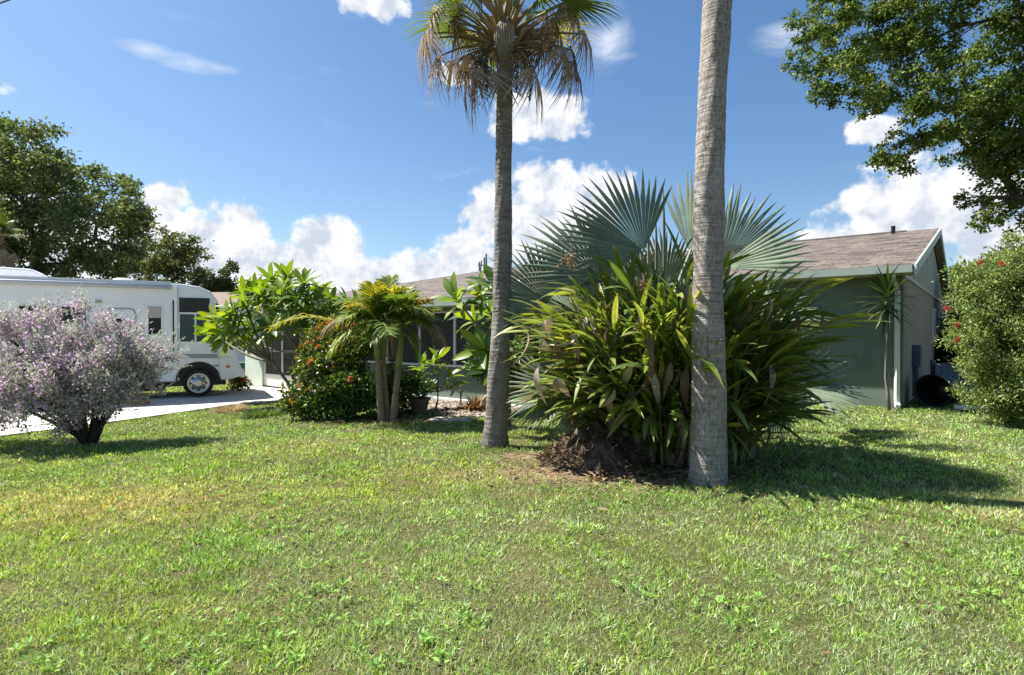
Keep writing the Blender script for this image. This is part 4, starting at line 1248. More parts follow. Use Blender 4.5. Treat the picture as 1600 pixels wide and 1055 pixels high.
# ------------------------------------------------------------------ shell ginger clump
bg_ = Vector((1.95, 7.0, 0))
gi = thing('ginger_plant', 'big shell ginger clump with long glossy leaves round the palm trunk', 'plant', bg_)
GL = []
gg = [((0.085, 0.15, 0.03), (0.15, 0.21, 0.045), (0.14, 0.17, 0.05)), ((0.15, 0.22, 0.035), (0.29, 0.33, 0.07), (0.32, 0.28, 0.09)), ((0.11, 0.18, 0.03), (0.21, 0.27, 0.05), (0.27, 0.2, 0.08)),
      ((0.065, 0.12, 0.03), (0.10, 0.16, 0.04), (0.1, 0.14, 0.04)), ((0.19, 0.25, 0.045), (0.36, 0.38, 0.10), (0.36, 0.28, 0.11)), ((0.36, 0.33, 0.06), (0.42, 0.38, 0.08), (0.34, 0.22, 0.08))]
gg = [tuple(tuple(v * 1.18 for v in q) for q in tr) for tr in gg]
for i, (a, b, c) in enumerate(gg * 2):
    GL.append(leaf_mesh('ginger_leaf', M['ginger'], nst=7, w=(0.064, 0.052, 0.07, 0.058)[i % 4], L=1.0, bend=(0.12, 0.3, 0.5, 0.2)[(i * 3) % 4], fold=(0.35, 0.7, 0.5)[i % 3], edge=b if i % 3 else a, mid=a if i % 3 else b, tip=c, twist=(0, 0.5, -0.4)[i % 3]))
GD = [leaf_mesh('dead_ginger_leaf', M['dead'], nst=7, w=0.09, L=1.0, bend=0.9, fold=0.9, edge=e, mid=e, tip=e, twist=tw) for e, tw in (((0.40, 0.34, 0.29), 1.2), ((0.26, 0.2, 0.14), -1.5), ((0.17, 0.12, 0.08), 0.8))]
items = []
random.seed(21)
nstem = 185
for k in range(nstem + 120):
    a0 = k * 2.39996
    rr = math.sqrt((k % nstem + 0.5) / nstem)
    bx_, by_ = bg_.x + rr * 0.85 * math.cos(a0), bg_.y + rr * 0.6 * math.sin(a0)
    lean = 0.08 + 0.6 * rr * random.uniform(0.6, 1.25)
    lean = min(lean, 0.72)
    out = Vector((math.cos(a0 + random.uniform(-0.35, 0.35)), 0.8 * math.sin(a0 + random.uniform(-0.35, 0.35)), 0))
    L = random.uniform(1.8, 2.65) * (1 - 0.16 * rr)
    if k >= nstem:                       # lower outer canes leaning over the mound and to the left
        q_ = k - nstem
        a0 = R(random.uniform(120, 420)); L = random.uniform(0.8, 1.75); lean = random.uniform(0.45, 0.95) * (1.45 - 0.35 * L)
        bx_, by_ = bg_.x + 0.85 * math.cos(a0) * random.uniform(0.6, 1.05), bg_.y + 0.5 * math.sin(a0)
        out = Vector((math.cos(a0), 0.8 * math.sin(a0), 0))
    bp0 = Vector((bx_, by_, -0.03)); bp1 = bp0 + Vector((0, 0, L * 0.72)) + out * (L * 0.18 * lean); bp2 = bp0 + out * (L * 0.72 * lean) + Vector((0, 0, L * (1.0 - 0.34 * lean)))
    pts = bez(bp0, bp1, bp2, 9)
    # the bare trunk in front stays clear of canes
    MB().tube(pts, [0.014 - 0.0012 * i for i in range(9)], 5).build('cane', M['shaft'], gi)
    nl = random.randint(11, 14)
    fine_pts = bez(bp0, bp1, bp2, 41)
    for j in range(nl):
        t = 0.16 + 0.84 * j / (nl - 1)
        q = fine_pts[int(t * 40)]
        if q.x > bg_.x + 1.7: continue
        tg = (fine_pts[min(40, int(t * 40) + 1)] - fine_pts[max(0, int(t * 40) - 1)]).normalized()
        perp = tg.cross(Vector((0, 0, 1))); perp = perp.normalized() if perp.length > 0.05 else Vector((1, 0, 0))
        perp = Matrix.Rotation(k * 1.3, 3, tg) @ perp
        sg = 1 if j % 2 else -1
        spreadf = 0.8 - 0.5 * t
        d = (tg * (0.55 + 0.5 * t) + perp * sg * spreadf + Vector((0, 0, 0.12)) + Vector((random.gauss(0, 0.13), random.gauss(0, 0.13), random.gauss(0, 0.1)))).normalized()
        ln = random.uniform(0.40, 0.62)
        deadp = 0.13 if t < 0.5 else 0.04
        if random.random() < deadp:
            me = random.choice(GD); d = (d * 0.5 + Vector((0, 0, -0.8))).normalized(); ln *= 0.8
        else:
            r_ = random.random(); me = GL[0 if r_ < 0.2 else 1 if r_ < 0.42 else 2 if r_ < 0.64 else 3 if r_ < 0.82 else 4 if r_ < 0.95 else 5] if random.random() < 0.5 else GL[6 + random.choice((0, 1, 2, 3, 0, 2, 4))]
        mx = orient(q, d, Vector((0, 0, 1)) + Vector((random.gauss(0, 0.2), random.gauss(0, 0.2), 0)), random.gauss(0, 0.4))
        mx = mx @ Matrix.Diagonal((random.uniform(0.85, 1.15), ln, ln, 1))
        items.append((me, mx))
place_leaves(gi, items, M['ginger'])
# drooping flower sprays and curled dead leaves in front
for (x_, y_, Yd) in ((1040, 588, 6.15), (890, 405, 6.6), (1008, 445, 6.4), (1165, 470, 6.6)):
    c_ = px(x_, y_, Yd)
    n = 70
    P_ = np.array(c_) + rng.normal(size=(n, 3)) * (0.045, 0.04, 0.05)
    obj('flower_spray', scatter_mesh('flower_spray', P_, rng.normal(size=(n, 3)) + (0, 0, -0.5), rng.normal(size=(n, 3)), 0.05, 0.022, M['petal'], np.where(rng.random((n, 1)) < 0.5, (0.42, 0.25, 0.12), (0.32, 0.23, 0.14)) * (0.7 + 0.6 * rng.random((n, 1)))), gi)['kind'] = 'stuff'
for k in range(24):
    c_ = px(random.uniform(985, 1078), random.uniform(480, 580), random.uniform(5.95, 6.1)) if k < 9 else px(random.uniform(800, 980), random.uniform(480, 640), random.uniform(6.0, 6.3))
    d = Vector((random.gauss(0, 0.35), random.gauss(0, 0.2), -1))
    obj('dead_leaf', GD[0] if random.random() < 0.6 else GD[1], gi, orient(c_, d, (random.gauss(0, 1), -1, 0.2), random.uniform(-1, 1)) @ Matrix.Diagonal((1, random.uniform(0.25, 0.45), 0.35, 1)))

# soil mound
mc = gpx(940, 740)
nm = 46
V, Fc = [], []
for i in range(nm):
    for j in range(nm):
        u_, v_ = i / (nm - 1) * 2 - 1, j / (nm - 1) * 2 - 1
        x_, y_ = mc.x + u_ * 0.64, mc.y + 0.42 + v_ * 0.55
        d_ = math.sqrt((u_ / (0.95 if u_ > 0 else 1.0)) ** 2 + v_ * v_)
        h_ = 0.44 * max(0, 1 - d_ ** 1.4) ** 0.9
        h_ += (float(fbm(np.array([x_]), np.array([y_]), 0.12, 5)[0]) - 0.5) * 0.30 * min(1, h_ * 5) + random.uniform(-0.03, 0.03) * min(1, h_ * 8)
        V.append((x_, y_, max(-0.04, h_ - 0.03)))
for i in range(nm - 1):
    for j in range(nm - 1):
        a = i * nm + j; Fc.append((a, a + nm, a + nm + 1, a + 1))
mo = thing('soil_mound', 'heap of dug soil and roots at the foot of the ginger', 'mound', mc)
obj('soil', mesh_data('soil', V, Fc, M['soil'], True), mo)
n = 2600
th_ = rng.uniform(0, 6.28, n); r_ = np.sqrt(rng.random(n)) * 0.95
X_ = mc.x + r_ * np.cos(th_) * 0.64; Y_ = mc.y + 0.42 + r_ * np.sin(th_) * 0.55
Z_ = 0.44 * np.clip(1 - r_ ** 1.4, 0, 1) ** 0.9 - 0.01
c_o = obj('roots', scatter_mesh('roots', np.stack([X_, Y_, Z_], 1), np.stack([rng.normal(size=n), rng.normal(size=n), rng.normal(size=n) * 0.5], 1), rng.normal(size=(n, 3)), rng.uniform(0.05, 0.15, n), 0.009, M['dead'], vary((0.13, 0.095, 0.065), n, 0.6, 0.1)), mo)
c_o['kind'] = 'stuff'
n = 1500                                   # dead leaves and twigs lying about
wx = np.concatenate([rng.normal(mc.x + 0.5, 0.85, 800), rng.normal(-2.3, 0.7, 250), rng.uniform(-6, 6, 450)]); wy = np.concatenate([rng.normal(mc.y + 0.15, 0.35, 800), rng.normal(9.6, 0.3, 250), rng.uniform(2.3, 9, 450)])
rng_sz = np.concatenate([rng.uniform(0.04, 0.14, 1050), rng.uniform(0.02, 0.06, 450)])
az = rng.uniform(0, 6.28, n)
tag(obj('leaf_litter', scatter_mesh('leaf_litter', np.stack([wx, wy, ground_z(wx, wy) + 0.022], 1), np.stack([np.cos(az), np.sin(az), 0.25 * rng.normal(size=n)], 1), rng.normal(size=(n, 3)) * 0.4 + (0, 0, 1.0), rng_sz, rng_sz * 0.28, M['dead'], vary((0.22, 0.16, 0.105), n, 0.5, 0.1))),
    'dry brown leaf litter scattered over the grass and soil', 'leaf litter', kind='stuff')

# ------------------------------------------------------------------ frangipani (plumeria) trees
PLM = [leaf_mesh('plumeria_leaf', M['plumeria'], nst=6, w=0.255, L=1.0, bend=b, fold=0.28, edge=np.array(c) * 0.95, mid=np.array(c) * 1.25, tip=c, peak=0.58) for c, b in
       (((0.115, 0.195, 0.02), 0.2), ((0.16, 0.24, 0.022), 0.35), ((0.08, 0.155, 0.022), 0.5), ((0.20, 0.265, 0.03), 0.28), ((0.06, 0.12, 0.025), 0.6))]


def rosette(items, tip, up, n, ln):
    up = Vector(up).normalized()
    e1 = up.orthogonal().normalized(); e2 = up.cross(e1)
    for j in range(n):
        a = j * 2.39996 + random.uniform(-0.2, 0.2)
        f = j / n
        el = R(72 - 88 * f + random.uniform(-8, 8))
        d = (e1 * math.cos(a) + e2 * math.sin(a)) * math.cos(el) + up * math.sin(el)
        base_ = Vector(tip) - up * (0.10 * f)
        L = ln * random.uniform(0.8, 1.15) * (0.7 + 0.45 * math.sin(math.pi * min(1, f + 0.25)))
        me = PLM[random.choice((0, 0, 1, 1, 2, 3, 4))]
        items.append((me, orient(base_, d, up, random.gauss(0, 0.25), L)))


def plumeria(label, base_, tips, ln, per, trunk_r, forks, name='frangipani_tree', spread_up=0.55):
    t = thing(name, label, 'tree', base_)
    items = []
    base_ = Vector(base_)
    for fk in forks:
        fk = Vector(fk)
        MB().tube(bez(base_ + Vector((0, 0, -0.05)), (base_ + fk) / 2 + Vector((0.05, 0, -0.05)), fk, 7), [trunk_r * (1 - 0.07 * i) for i in range(7)], 8).build('trunk', M['grey_bark'], t, smooth=True)
    for tp in tips:
        tp = Vector(tp)
        fk = min(forks, key=lambda q: (Vector(q) - tp).length); fk = Vector(fk)
        mid = (fk + tp) / 2 + Vector((0, 0, -0.12 * (tp - fk).length))
        MB().tube(bez(fk, mid, tp, 7), [trunk_r * 0.55 * (1 - 0.06 * i) for i in range(7)], 6).build('branch', M['grey_bark'], t, smooth=True)
        o = tp - (base_ + Vector((0, 0, 1.0)))
        up = Vector((o.x * spread_up, o.y * spread_up, max(0.35, o.z * 0.7)))
        rosette(items, tp, up, per, ln)
    place_leaves(t, items, M['plumeria'])
    return t, items


random.seed(4)
pb = gpx(462, 634) ; pb = Vector((pb.x, 13.2, gz(pb.x, 13.2)))
tips = []
for (x_, y_) in ((345, 505), (362, 488), (340, 490), (385, 470), (372, 510), (395, 500), (400, 440), (425, 428), (450, 425), (475, 432), (500, 445), (515, 462), (490, 465), (465, 455), (440, 450), (415, 460), (430, 475), (460, 480), (500, 490), (475, 500), (405, 480), (445, 440), (385, 448), (520, 478), (352, 520), (425, 505), (540, 465), (555, 470), (410, 450), (455, 465), (480, 448), (370, 478), (392, 520), (335, 508), (505, 475), (440, 490), (530, 490), (545, 480), (515, 505), (500, 460)):
    tips.append(px(x_, y_ + 12, 13.2 + random.uniform(-1.1, 1.1)))
forks = [px(445, 560, 13.1), px(470, 550, 13.5), px(425, 565, 12.9), px(490, 540, 13.2)]
T1, _ = plumeria('broad frangipani tree with bright leaf rosettes in front of the screen door', pb, tips, 0.44, 21, 0.05, forks)
for (x_, y_) in ((497, 476), (402, 488)):
    c_ = np.array(px(x_, y_, 12.3)); n = 30
    obj('flower_cluster', scatter_mesh('flower_cluster', c_ + rng.normal(size=(n, 3)) * 0.06, rng.normal(size=(n, 3)), rng.normal(size=(n, 3)), 0.06, 0.045, M['petal'], vary((0.75, 0.72, 0.66), n, 0.1, 0.03)), T1)
pb = Vector((-0.05, 9.3, 0))
tips = [px(x_, y_, 8.9 + random.uniform(-0.5, 0.6)) for (x_, y_) in ((716, 470), (752, 462), (768, 492), (742, 500), (775, 455), (758, 548), (800, 470), (772, 575))]
plumeria('leggy frangipani tree beside the crowned palm trunk', pb, tips, 0.42, 14, 0.04, [px(782, 540, 9.1), px(790, 520, 9.3)], spread_up=0.7)
pb = gpx(678, 640)
tips = [px(x_, y_, pb.y + dy_) for x_, y_, dy_ in ((675, 570, 0.1), (660, 578, 0), (700, 590, -0.1), (655, 606, -0.15), (712, 600, 0.1), (685, 560, 0.15))]
plumeria('young frangipani shrub in the gravel bed under the porch windows', pb, tips, 0.36, 9, 0.024, [px(684, 612, pb.y)], name='frangipani_shrub', spread_up=0.8)

# ------------------------------------------------------------------ small feather palms in front of the porch
random.seed(12)
fpb = gpx(604, 660)
fpl = thing('feather_palm', 'cluster of small feather palms with yellow and dead fronds', 'palm', fpb)
FG, FY, FD = (0.15, 0.23, 0.04), (0.38, 0.33, 0.04), (0.22, 0.165, 0.11)
for (x0_, y0_, x1_, y1_, x2_, y2_, dY) in ((596, 659, 590, 560, 588, 500, 0.0), (603, 659, 598, 560, 602, 492, 0.12), (615, 657, 622, 575, 630, 505, -0.1)):
    g0 = gpx(x0_, y0_); Yd = g0.y + dY
    a, b, c = Vector((g0.x, Yd, g0.z - 0.05)), px(x1_, y1_, Yd), px(x2_, y2_, Yd)
    MB().tube(bez(a, px((x0_ + x1_) / 2, (y0_ + y1_) / 2, Yd), b, 16), [0.064 - 0.0013 * i + (0.004 if i % 2 else 0) for i in range(16)], 12).build('trunk', M['ring_bark'], fpl, smooth=True)
    MB().tube([b, b.lerp(c, 0.15), b.lerp(c, 0.6), c], [0.055, 0.062, 0.05, 0.03], 12).build('crownshaft', M['shaft'], fpl, smooth=True)
    for k in range(11):
        az = k * 2.39996 + dY * 9
        el = R(80 - 7.2 * k)
        d = Vector((math.cos(az) * math.cos(el), math.sin(az) * math.cos(el), math.sin(el)))
        col_ = FY if k == 2 else FG
        pinnate_frond(fpl, c, d, random.uniform(0.72, 0.98), random.uniform(0.25, 0.5), 26, 0.33, np.array(col_) * random.uniform(0.8, 1.2), np.array(FY if k % 3 == 0 else FG), M['leaf'], limp=0.28)
def aimed(x0_, y0_, x1_, y1_, Yd, dr_, colr, tipc, mat, nm_='frond', lf=0.32, limp=0.35):
    a, b = px(x0_, y0_, Yd), px(x1_, y1_, Yd)
    d = b - a + Vector((0, 0, dr_ * (b - a).length))
    pinnate_frond(fpl, a, d, d.length, dr_, 28, lf, np.array(colr), np.array(tipc), mat, name=nm_, limp=limp)
for k in range(9):
    x_, y_ = random.choice(((590, 500), (602, 492), (630, 505)))
    aimed(x_, y_, x_ + random.uniform(-75, 75), y_ + random.uniform(-35, 40), 9.5 + random.uniform(-0.3, 0.3), 0.5, np.array((0.22, 0.30, 0.05)) * random.uniform(0.7, 1.2), FY if k % 2 else FG, M['leaf'], limp=0.5)
aimed(590, 505, 520, 555, 9.4, 0.7, FG, FY, M['leaf'], limp=0.7)
aimed(588, 500, 548, 470, 9.3, 0.5, FY, FY, M['leaf'])
aimed(560, 520, 425, 500, 10.4, 0.5, FY, FG, M['leaf'], lf=0.36)
aimed(630, 500, 668, 465, 9.5, 0.35, (0.30, 0.2, 0.05), (0.24, 0.13, 0.07), M['dead'], 'dead_frond')
aimed(592, 500, 510, 505, 9.7, 0.6, FD, FD, M['dead'], 'dead_frond', 0.3, 0.8)
aimed(600, 490, 612, 545, 9.2, 0.5, np.array(FD) * 1.5, np.array(FD) * 1.5, M['dead'], 'dead_frond', 0.3, 0.9)
aimed(632, 500, 690, 520, 9.7, 0.8, np.array(FD) * 1.2, FD, M['dead'], 'dead_frond', 0.32, 0.9)
aimed(630, 520, 650, 590, 9.2, 0.8, FG, FG, M['leaf'], limp=0.6)

# ------------------------------------------------------------------ shrubs
def twigs(parent, base_, C, r0, mat, name='stem', nmax=60, wig=0.1):
    """stems from the base to a selection of sub-clump centres, one mesh per main stem"""
    sel = random.sample(C, min(nmax, len(C)))
    base_ = Vector(base_)
    lobes = {}
    for c, q in sel: lobes.setdefault(tuple(np.round(c, 3)), []).append(q)
    for c, qs in lobes.items():
        c = Vector(c)
        mid = base_.lerp(c, 0.5) + Vector((random.gauss(0, wig), random.gauss(0, wig), random.gauss(0.1, wig)))
        mb = MB().tube(bez(base_ + Vector((random.gauss(0, r0), random.gauss(0, r0), -0.05)), mid, c, 9), [r0 * (1 - 0.085 * i) for i in range(9)], 7)
        for q in qs:
            q = Vector(q); f = random.uniform(0.55, 1)
            s = bez(base_, mid, c, 21)[int(f * 20)]
            mb.tube(bez(s, s.lerp(q, 0.5) + Vector((random.gauss(0, wig * 0.6), random.gauss(0, wig * 0.6), random.gauss(0, wig * 0.6))), q, 5), [r0 * 0.32, r0 * 0.27, r0 * 0.2, r0 * 0.14, r0 * 0.05], 5)
        mb.build(name, mat, parent, smooth=True)


random.seed(3)
# orange-flowered ixora
ib = gpx(530, 655)
ix = thing('ixora_bush', 'dense dark green bush with orange flower heads before the porch', 'bush', ib)
Yb = 10.35
lob = [(np.array(px(x_, y_, Yb + dy_)), r_ / F * Yb) for x_, y_, r_, dy_ in ((480, 610, 36, 0), (500, 570, 36, 0), (535, 540, 40, 0.1), (570, 530, 38, 0.2), (530, 600, 50, -0.2), (575, 590, 50, -0.1), (490, 635, 30, -0.1), (540, 638, 34, -0.3), (590, 632, 36, -0.2), (625, 600, 36, 0.4), (620, 635, 28, 0.4), (460, 630, 22, 0), (482, 565, 26, 0.2), (510, 530, 30, 0.3), (540, 510, 28, 0.4), (575, 500, 26, 0.5))]
P_, O_, C_ = clumps(lob, 16, 0.42, 430)
P_[:, 2] = np.maximum(P_[:, 2], -0.08)
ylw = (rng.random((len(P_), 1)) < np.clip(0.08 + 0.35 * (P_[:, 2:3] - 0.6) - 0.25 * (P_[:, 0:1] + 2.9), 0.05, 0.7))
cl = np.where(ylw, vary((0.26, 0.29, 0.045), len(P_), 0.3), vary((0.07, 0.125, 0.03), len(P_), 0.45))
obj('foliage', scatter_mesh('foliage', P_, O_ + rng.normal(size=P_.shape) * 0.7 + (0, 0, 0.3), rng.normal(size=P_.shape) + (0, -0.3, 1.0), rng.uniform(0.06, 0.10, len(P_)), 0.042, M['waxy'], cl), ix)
twigs(ix, ib, C_, 0.02, M['dark_bark'])
def head_mesh(colr, n=46, r=0.05):
    P = unit(rng.normal(size=(n, 3))) * r * (0.5 + 0.5 * rng.random((n, 1))); P[:, 2] = np.abs(P[:, 2]) * 0.8
    return scatter_mesh('flower_head', P, P + (0, 0, 0.03), rng.normal(size=(n, 3)), 0.035, 0.022, M['petal'], vary(colr, n, 0.3, 0.1))
HM = [head_mesh((0.58, 0.27, 0.05)), head_mesh((0.55, 0.38, 0.06)), head_mesh((0.50, 0.20, 0.06))]
for k in range(30):
    c, r_ = lob[random.choice((0, 1, 1, 2, 2, 3, 4, 5, 6, 9, 1, 2))]
    d = Vector((random.gauss(-0.25, 0.6), random.gauss(-0.5, 0.4), abs(random.gauss(0.6, 0.5)))).normalized()
    obj('flower_head', random.choice(HM), ix, orient(Vector(c) + d * r_ * 1.12, Vector((d.y, -d.x, 0)), d, 0, random.uniform(0.6, 1.15)))
# small red-flowered shrub near the motorhome nose
sb = gpx(373, 612); Yb = sb.y
sx_ = thing('ixora_shrub', 'small shrub with coral red flowers at the porch wall end', 'shrub', sb)
lob2 = [(np.array(px(x_, y_, Yb)), r_ / F * Yb) for x_, y_, r_ in ((366, 604, 9), (376, 598, 10), (384, 602, 8), (372, 590, 7))]
P_, O_, C_ = clumps(lob2, 10, 0.45, 420)
obj('foliage', scatter_mesh('foliage', P_, O_ + rng.normal(size=P_.shape) * 0.5, rng.normal(size=P_.shape) + (0, 0, 1.0), 0.09, 0.05, M['waxy'], vary((0.16, 0.20, 0.035), len(P_), 0.4)), sx_)
twigs(sx_, sb, C_, 0.015, M['dark_bark'], wig=0.03)
RH = head_mesh((0.62, 0.13, 0.08), 40, 0.06)
for k in range(9):
    c, r_ = random.choice(lob2[1:])
    d = Vector((random.gauss(0, 0.5), -0.5, abs(random.gauss(0.9, 0.3)))).normalized()
    obj('flower_head', RH, sx_, orient(Vector(c) + d * r_ * 1.1, Vector((d.y, -d.x, 0)), d, 0, random.uniform(0.8, 1.3)))


# silver-leaved purple sage
random.seed(8)
sb = gpx(138, 694); Yb = sb.y
sg_ = thing('sage_bush', 'silver grey bush covered in small purple flowers before the motorhome', 'bush', sb)
lob = [(np.array(px(x_, y_, Yb + dy_)), r_ / F * Yb) for x_, y_, r_, dy_ in ((40, 540, 55, 0), (100, 525, 52, 0.1), (155, 535, 50, 0), (205, 550, 42, 0.1), (238, 558, 28, 0), (60, 590, 60, -0.3), (120, 585, 60, -0.3), (175, 590, 50, -0.2), (20, 620, 42, -0.2), (80, 630, 45, -0.3), (125, 622, 34, -0.2), (175, 618, 28, 0), (-20, 570, 60, 0.1),
     (10, 510, 30, 0.2), (-60, 610, 60, 0), (210, 600, 30, 0))]
P_, O_, C_ = clumps(lob, 26, 0.25, 520, 1.3, 0.3)
up = np.array((0, 0, 1.0))
sil = vary((0.50, 0.52, 0.46), len(P_), 0.25, 0.05); grn = vary((0.26, 0.30, 0.18), len(P_), 0.3, 0.05)
cl = np.where(rng.random((len(P_), 1)) < 0.6, sil, grn)
obj('foliage', scatter_mesh('foliage', P_, O_ * 0.5 + rng.normal(size=P_.shape) * 0.5 + up * 0.9, rng.normal(size=P_.shape), rng.uniform(0.03, 0.05, len(P_)), 0.02, M['sage'], cl), sg_)
# upright shoots leaving the outline ragged
SP, SD = [], []
for c, q in random.sample(C_, 330):
    c, q = Vector(c), Vector(q)
    d = ((q - c).normalized() + Vector((random.gauss(0, 0.2), random.gauss(0, 0.2), 0.9))).normalized()
    for j in range(44):
        f = j / 44 * random.uniform(0.22, 0.36)
        SP.append(q + d * f); SD.append(d + Vector((random.gauss(0, 0.8), random.gauss(0, 0.8), random.gauss(0, 0.5))))
SP, SD = np.array(SP), np.array(SD)
obj('shoots', scatter_mesh('shoots', SP, SD, rng.normal(size=SP.shape), 0.03, 0.015, M['sage'], vary((0.52, 0.55, 0.45), len(SP), 0.25, 0.05)), sg_)
k = rng.random(len(P_)) < 0.30 * (0.4 + 1.4 * (vnoise(P_[:, 0], P_[:, 2], 0.25, 2)))
FP = P_[k] + rng.normal(size=(k.sum(), 3)) * 0.02
obj('flowers', scatter_mesh('flowers', FP, rng.normal(size=FP.shape), rng.normal(size=FP.shape), 0.042, 0.038, M['petal'], vary((0.62, 0.46, 0.63), len(FP), 0.25, 0.05)), sg_)['kind'] = 'stuff'
twigs(sg_, sb, C_, 0.034, M['dark_bark'], nmax=150, wig=0.06)
n = 320
FP = np.stack([sb.x + rng.normal(size=n) * 0.55 + 0.1, sb.y + rng.normal(size=n) * 0.22 - 0.15, np.zeros(n)], 1); FP[:, 2] = ground_z(FP[:, 0], FP[:, 1]) + 0.03
tag(obj('fallen_petals', scatter_mesh('fallen_petals', FP, rng.normal(size=FP.shape) * (1, 1, 0.1), np.tile((0, 0, 1.0), (n, 1)), 0.03, 0.028, M['petal'], vary((0.5, 0.32, 0.45), n, 0.2, 0.05))), 'fallen purple petals on the grass under the sage bush', 'petals', kind='stuff')

# bottlebrush at the right
random.seed(14)
sb = gpx(1572, 662); Yb = sb.y
bb = thing('bottlebrush_bush', 'large light green bush with a few red bottlebrush flowers', 'bush', sb)
lob = [(np.array(px(x_, y_, Yb + dy_)), r_ / F * Yb) for x_, y_, r_, dy_ in ((1520, 450, 34, 0.2), (1560, 430, 42, 0.2), (1600, 410, 45, 0.3), (1515, 500, 36, 0), (1555, 490, 48, 0), (1600, 470, 55, 0), (1545, 550, 50, -0.1), (1595, 550, 60, -0.2), (1540, 600, 40, -0.2), (1580, 615, 46, -0.3), (1620, 610, 60, -0.3), (1650, 500, 70, 0), (1650, 420, 55, 0.3), (1575, 650, 26, -0.3), (1590, 385, 24, 0.3), (1500, 530, 22, 0.3), (1680, 600, 60, 0))]
P_, O_, C_ = clumps(lob, 22, 0.32, 500, 0.9, 0.28)
P_[:, 2] = np.maximum(P_[:, 2], 0.02)
cl = np.where(rng.random((len(P_), 1)) < 0.5, vary((0.29, 0.36, 0.11), len(P_), 0.35), vary((0.15, 0.21, 0.065), len(P_), 0.35))
obj('foliage', scatter_mesh('foliage', P_, O_ * 0.7 + rng.normal(size=P_.shape) * 0.6 + (0, 0, 0.25), rng.normal(size=P_.shape) + (0, 0, 0.8), rng.uniform(0.05, 0.085, len(P_)), 0.02, M['leaf'], cl), bb)
twigs(bb, sb, C_, 0.03, M['dark_bark'], nmax=140, wig=0.12)
n = 130
Pb = np.stack([np.zeros(n), rng.uniform(0, 0.10, n), np.zeros(n)], 1); a = rng.uniform(0, 6.28, n)
BRUSH = scatter_mesh('brush_flower', Pb, np.stack([np.cos(a), 0.3 * rng.normal(size=n), np.sin(a)], 1), rng.normal(size=(n, 3)), 0.035, 0.007, M['petal'], vary((0.50, 0.10, 0.06), n, 0.35, 0.1))
for x_, y_ in ((1483, 484), (1500, 513), (1527, 414), (1566, 415), (1494, 535)):
    obj('brush_flower', BRUSH, bb, orient(px(x_, y_, Yb - 0.35), (random.gauss(0, 0.5), random.gauss(0, 0.4), 0.6), (0, -1, 0), 0, 1.1))

# thin dracaena against the wall
random.seed(2)
db = gpx(1391, 641)
dt = thing('dracaena', 'thin stemmed dracaena with spiky dark leaves against the green wall', 'plant', db)
dtop = px(1386, 478, db.y)
MB().tube([db + Vector((0, 0, -0.05)), px(1388, 615, db.y), px(1384, 590, db.y), px(1385, 540, db.y), dtop], [0.035, 0.03, 0.022, 0.02, 0.024], 8).build('stem', M['grey_bark'], dt, smooth=True)
DM = [leaf_mesh('dracaena_leaf', M['waxy'], nst=6, w=0.075, L=1.0, bend=b, fold=0.3, edge=c, mid=np.array(c) * 0.8, tip=c, peak=0.25) for c, b in (((0.04, 0.075, 0.025), 0.05), ((0.06, 0.10, 0.035), 0.3), ((0.03, 0.055, 0.022), 0.5), ((0.11, 0.15, 0.05), 0.15))]
for k in range(70):
    f = k / 70; a = k * 2.39996
    el = R(82 - 120 * f + random.gauss(0, 6))
    d = Vector((math.cos(a) * math.cos(el), 0.85 * math.sin(a) * math.cos(el), math.sin(el)))
    obj('leaf', DM[k % 4], dt, orient(dtop + Vector((0, 0, 0.30 - 0.42 * f)), d, (0, 0, 1), 0, random.uniform(0.5, 0.66)))

# grassy tufts along the edges
def tuft(name, label, cat, pos, n, L, wd, colr, spread=0.9, rad=0.2, dr=0.5, group=None):
    pos = Vector(pos)
    t = thing(name, label, cat, pos, group)
    V, Fc, Cc = [], [], []
    for i in range(n):
        a = random.uniform(0, 6.283); el = random.uniform(0.25, 1.5)
        d = Vector((math.cos(a) * math.cos(el) * spread, math.sin(a) * math.cos(el) * spread, math.sin(el)))
        l = L * random.uniform(0.6, 1.1); r_ = rad * math.sqrt(random.random()); p0 = pos + Vector((r_ * math.cos(a), r_ * math.sin(a), -0.02))
        s = d.cross(Vector((0, 0, 1))).normalized() * wd * 0.5
        b = len(V)
        for q, hw in ((0, 0.8), (0.4, 1), (0.75, 0.7), (1, 0.1)):
            c0 = p0 + d * (l * q) + Vector((0, 0, -dr * l * q * q)); c0.z = max(c0.z, pos.z + 0.005)
            V += [c0 - s * hw, c0 + s * hw]; Cc += [np.array(colr) * random.uniform(0.75, 1.25)] * 2
        Fc += [(b + 2 * q, b + 2 * q + 1, b + 2 * q + 3, b + 2 * q + 2) for q in range(3)]
    obj('blades', mesh_data('blades', V, Fc, M['grassy'], True, np.array(Cc)), t)
    return t
random.seed(6)
tuft('ornamental_grass', 'pinkish dry tuft of ornamental grass at the driveway edge', 'grass tuft', gpx(362, 642), 420, 0.38, 0.012, (0.34, 0.24, 0.17), rad=0.28, dr=0.55)
tuft('ornamental_grass', 'green leafy tuft between the driveway and the orange bush', 'grass tuft', gpx(412, 650), 460, 0.34, 0.022, (0.10, 0.15, 0.04), rad=0.34, dr=0.5)
tuft('ornamental_grass', 'reddish grassy plant beside the tilted rock', 'grass tuft', gpx(742, 640), 260, 0.75, 0.014, (0.30, 0.17, 0.06), rad=0.12, dr=0.6)
tuft('ornamental_grass', 'thin grass tuft at the foot of the soil mound', 'grass tuft', gpx(1012, 742), 60, 0.22, 0.010, (0.10, 0.16, 0.04), rad=0.06, dr=0.4)
tuft('ornamental_grass', 'grass tuft round the foot of the crowned palm', 'grass tuft', gpx(768, 703), 220, 0.16, 0.008, (0.14, 0.20, 0.04), rad=0.22, dr=0.3)
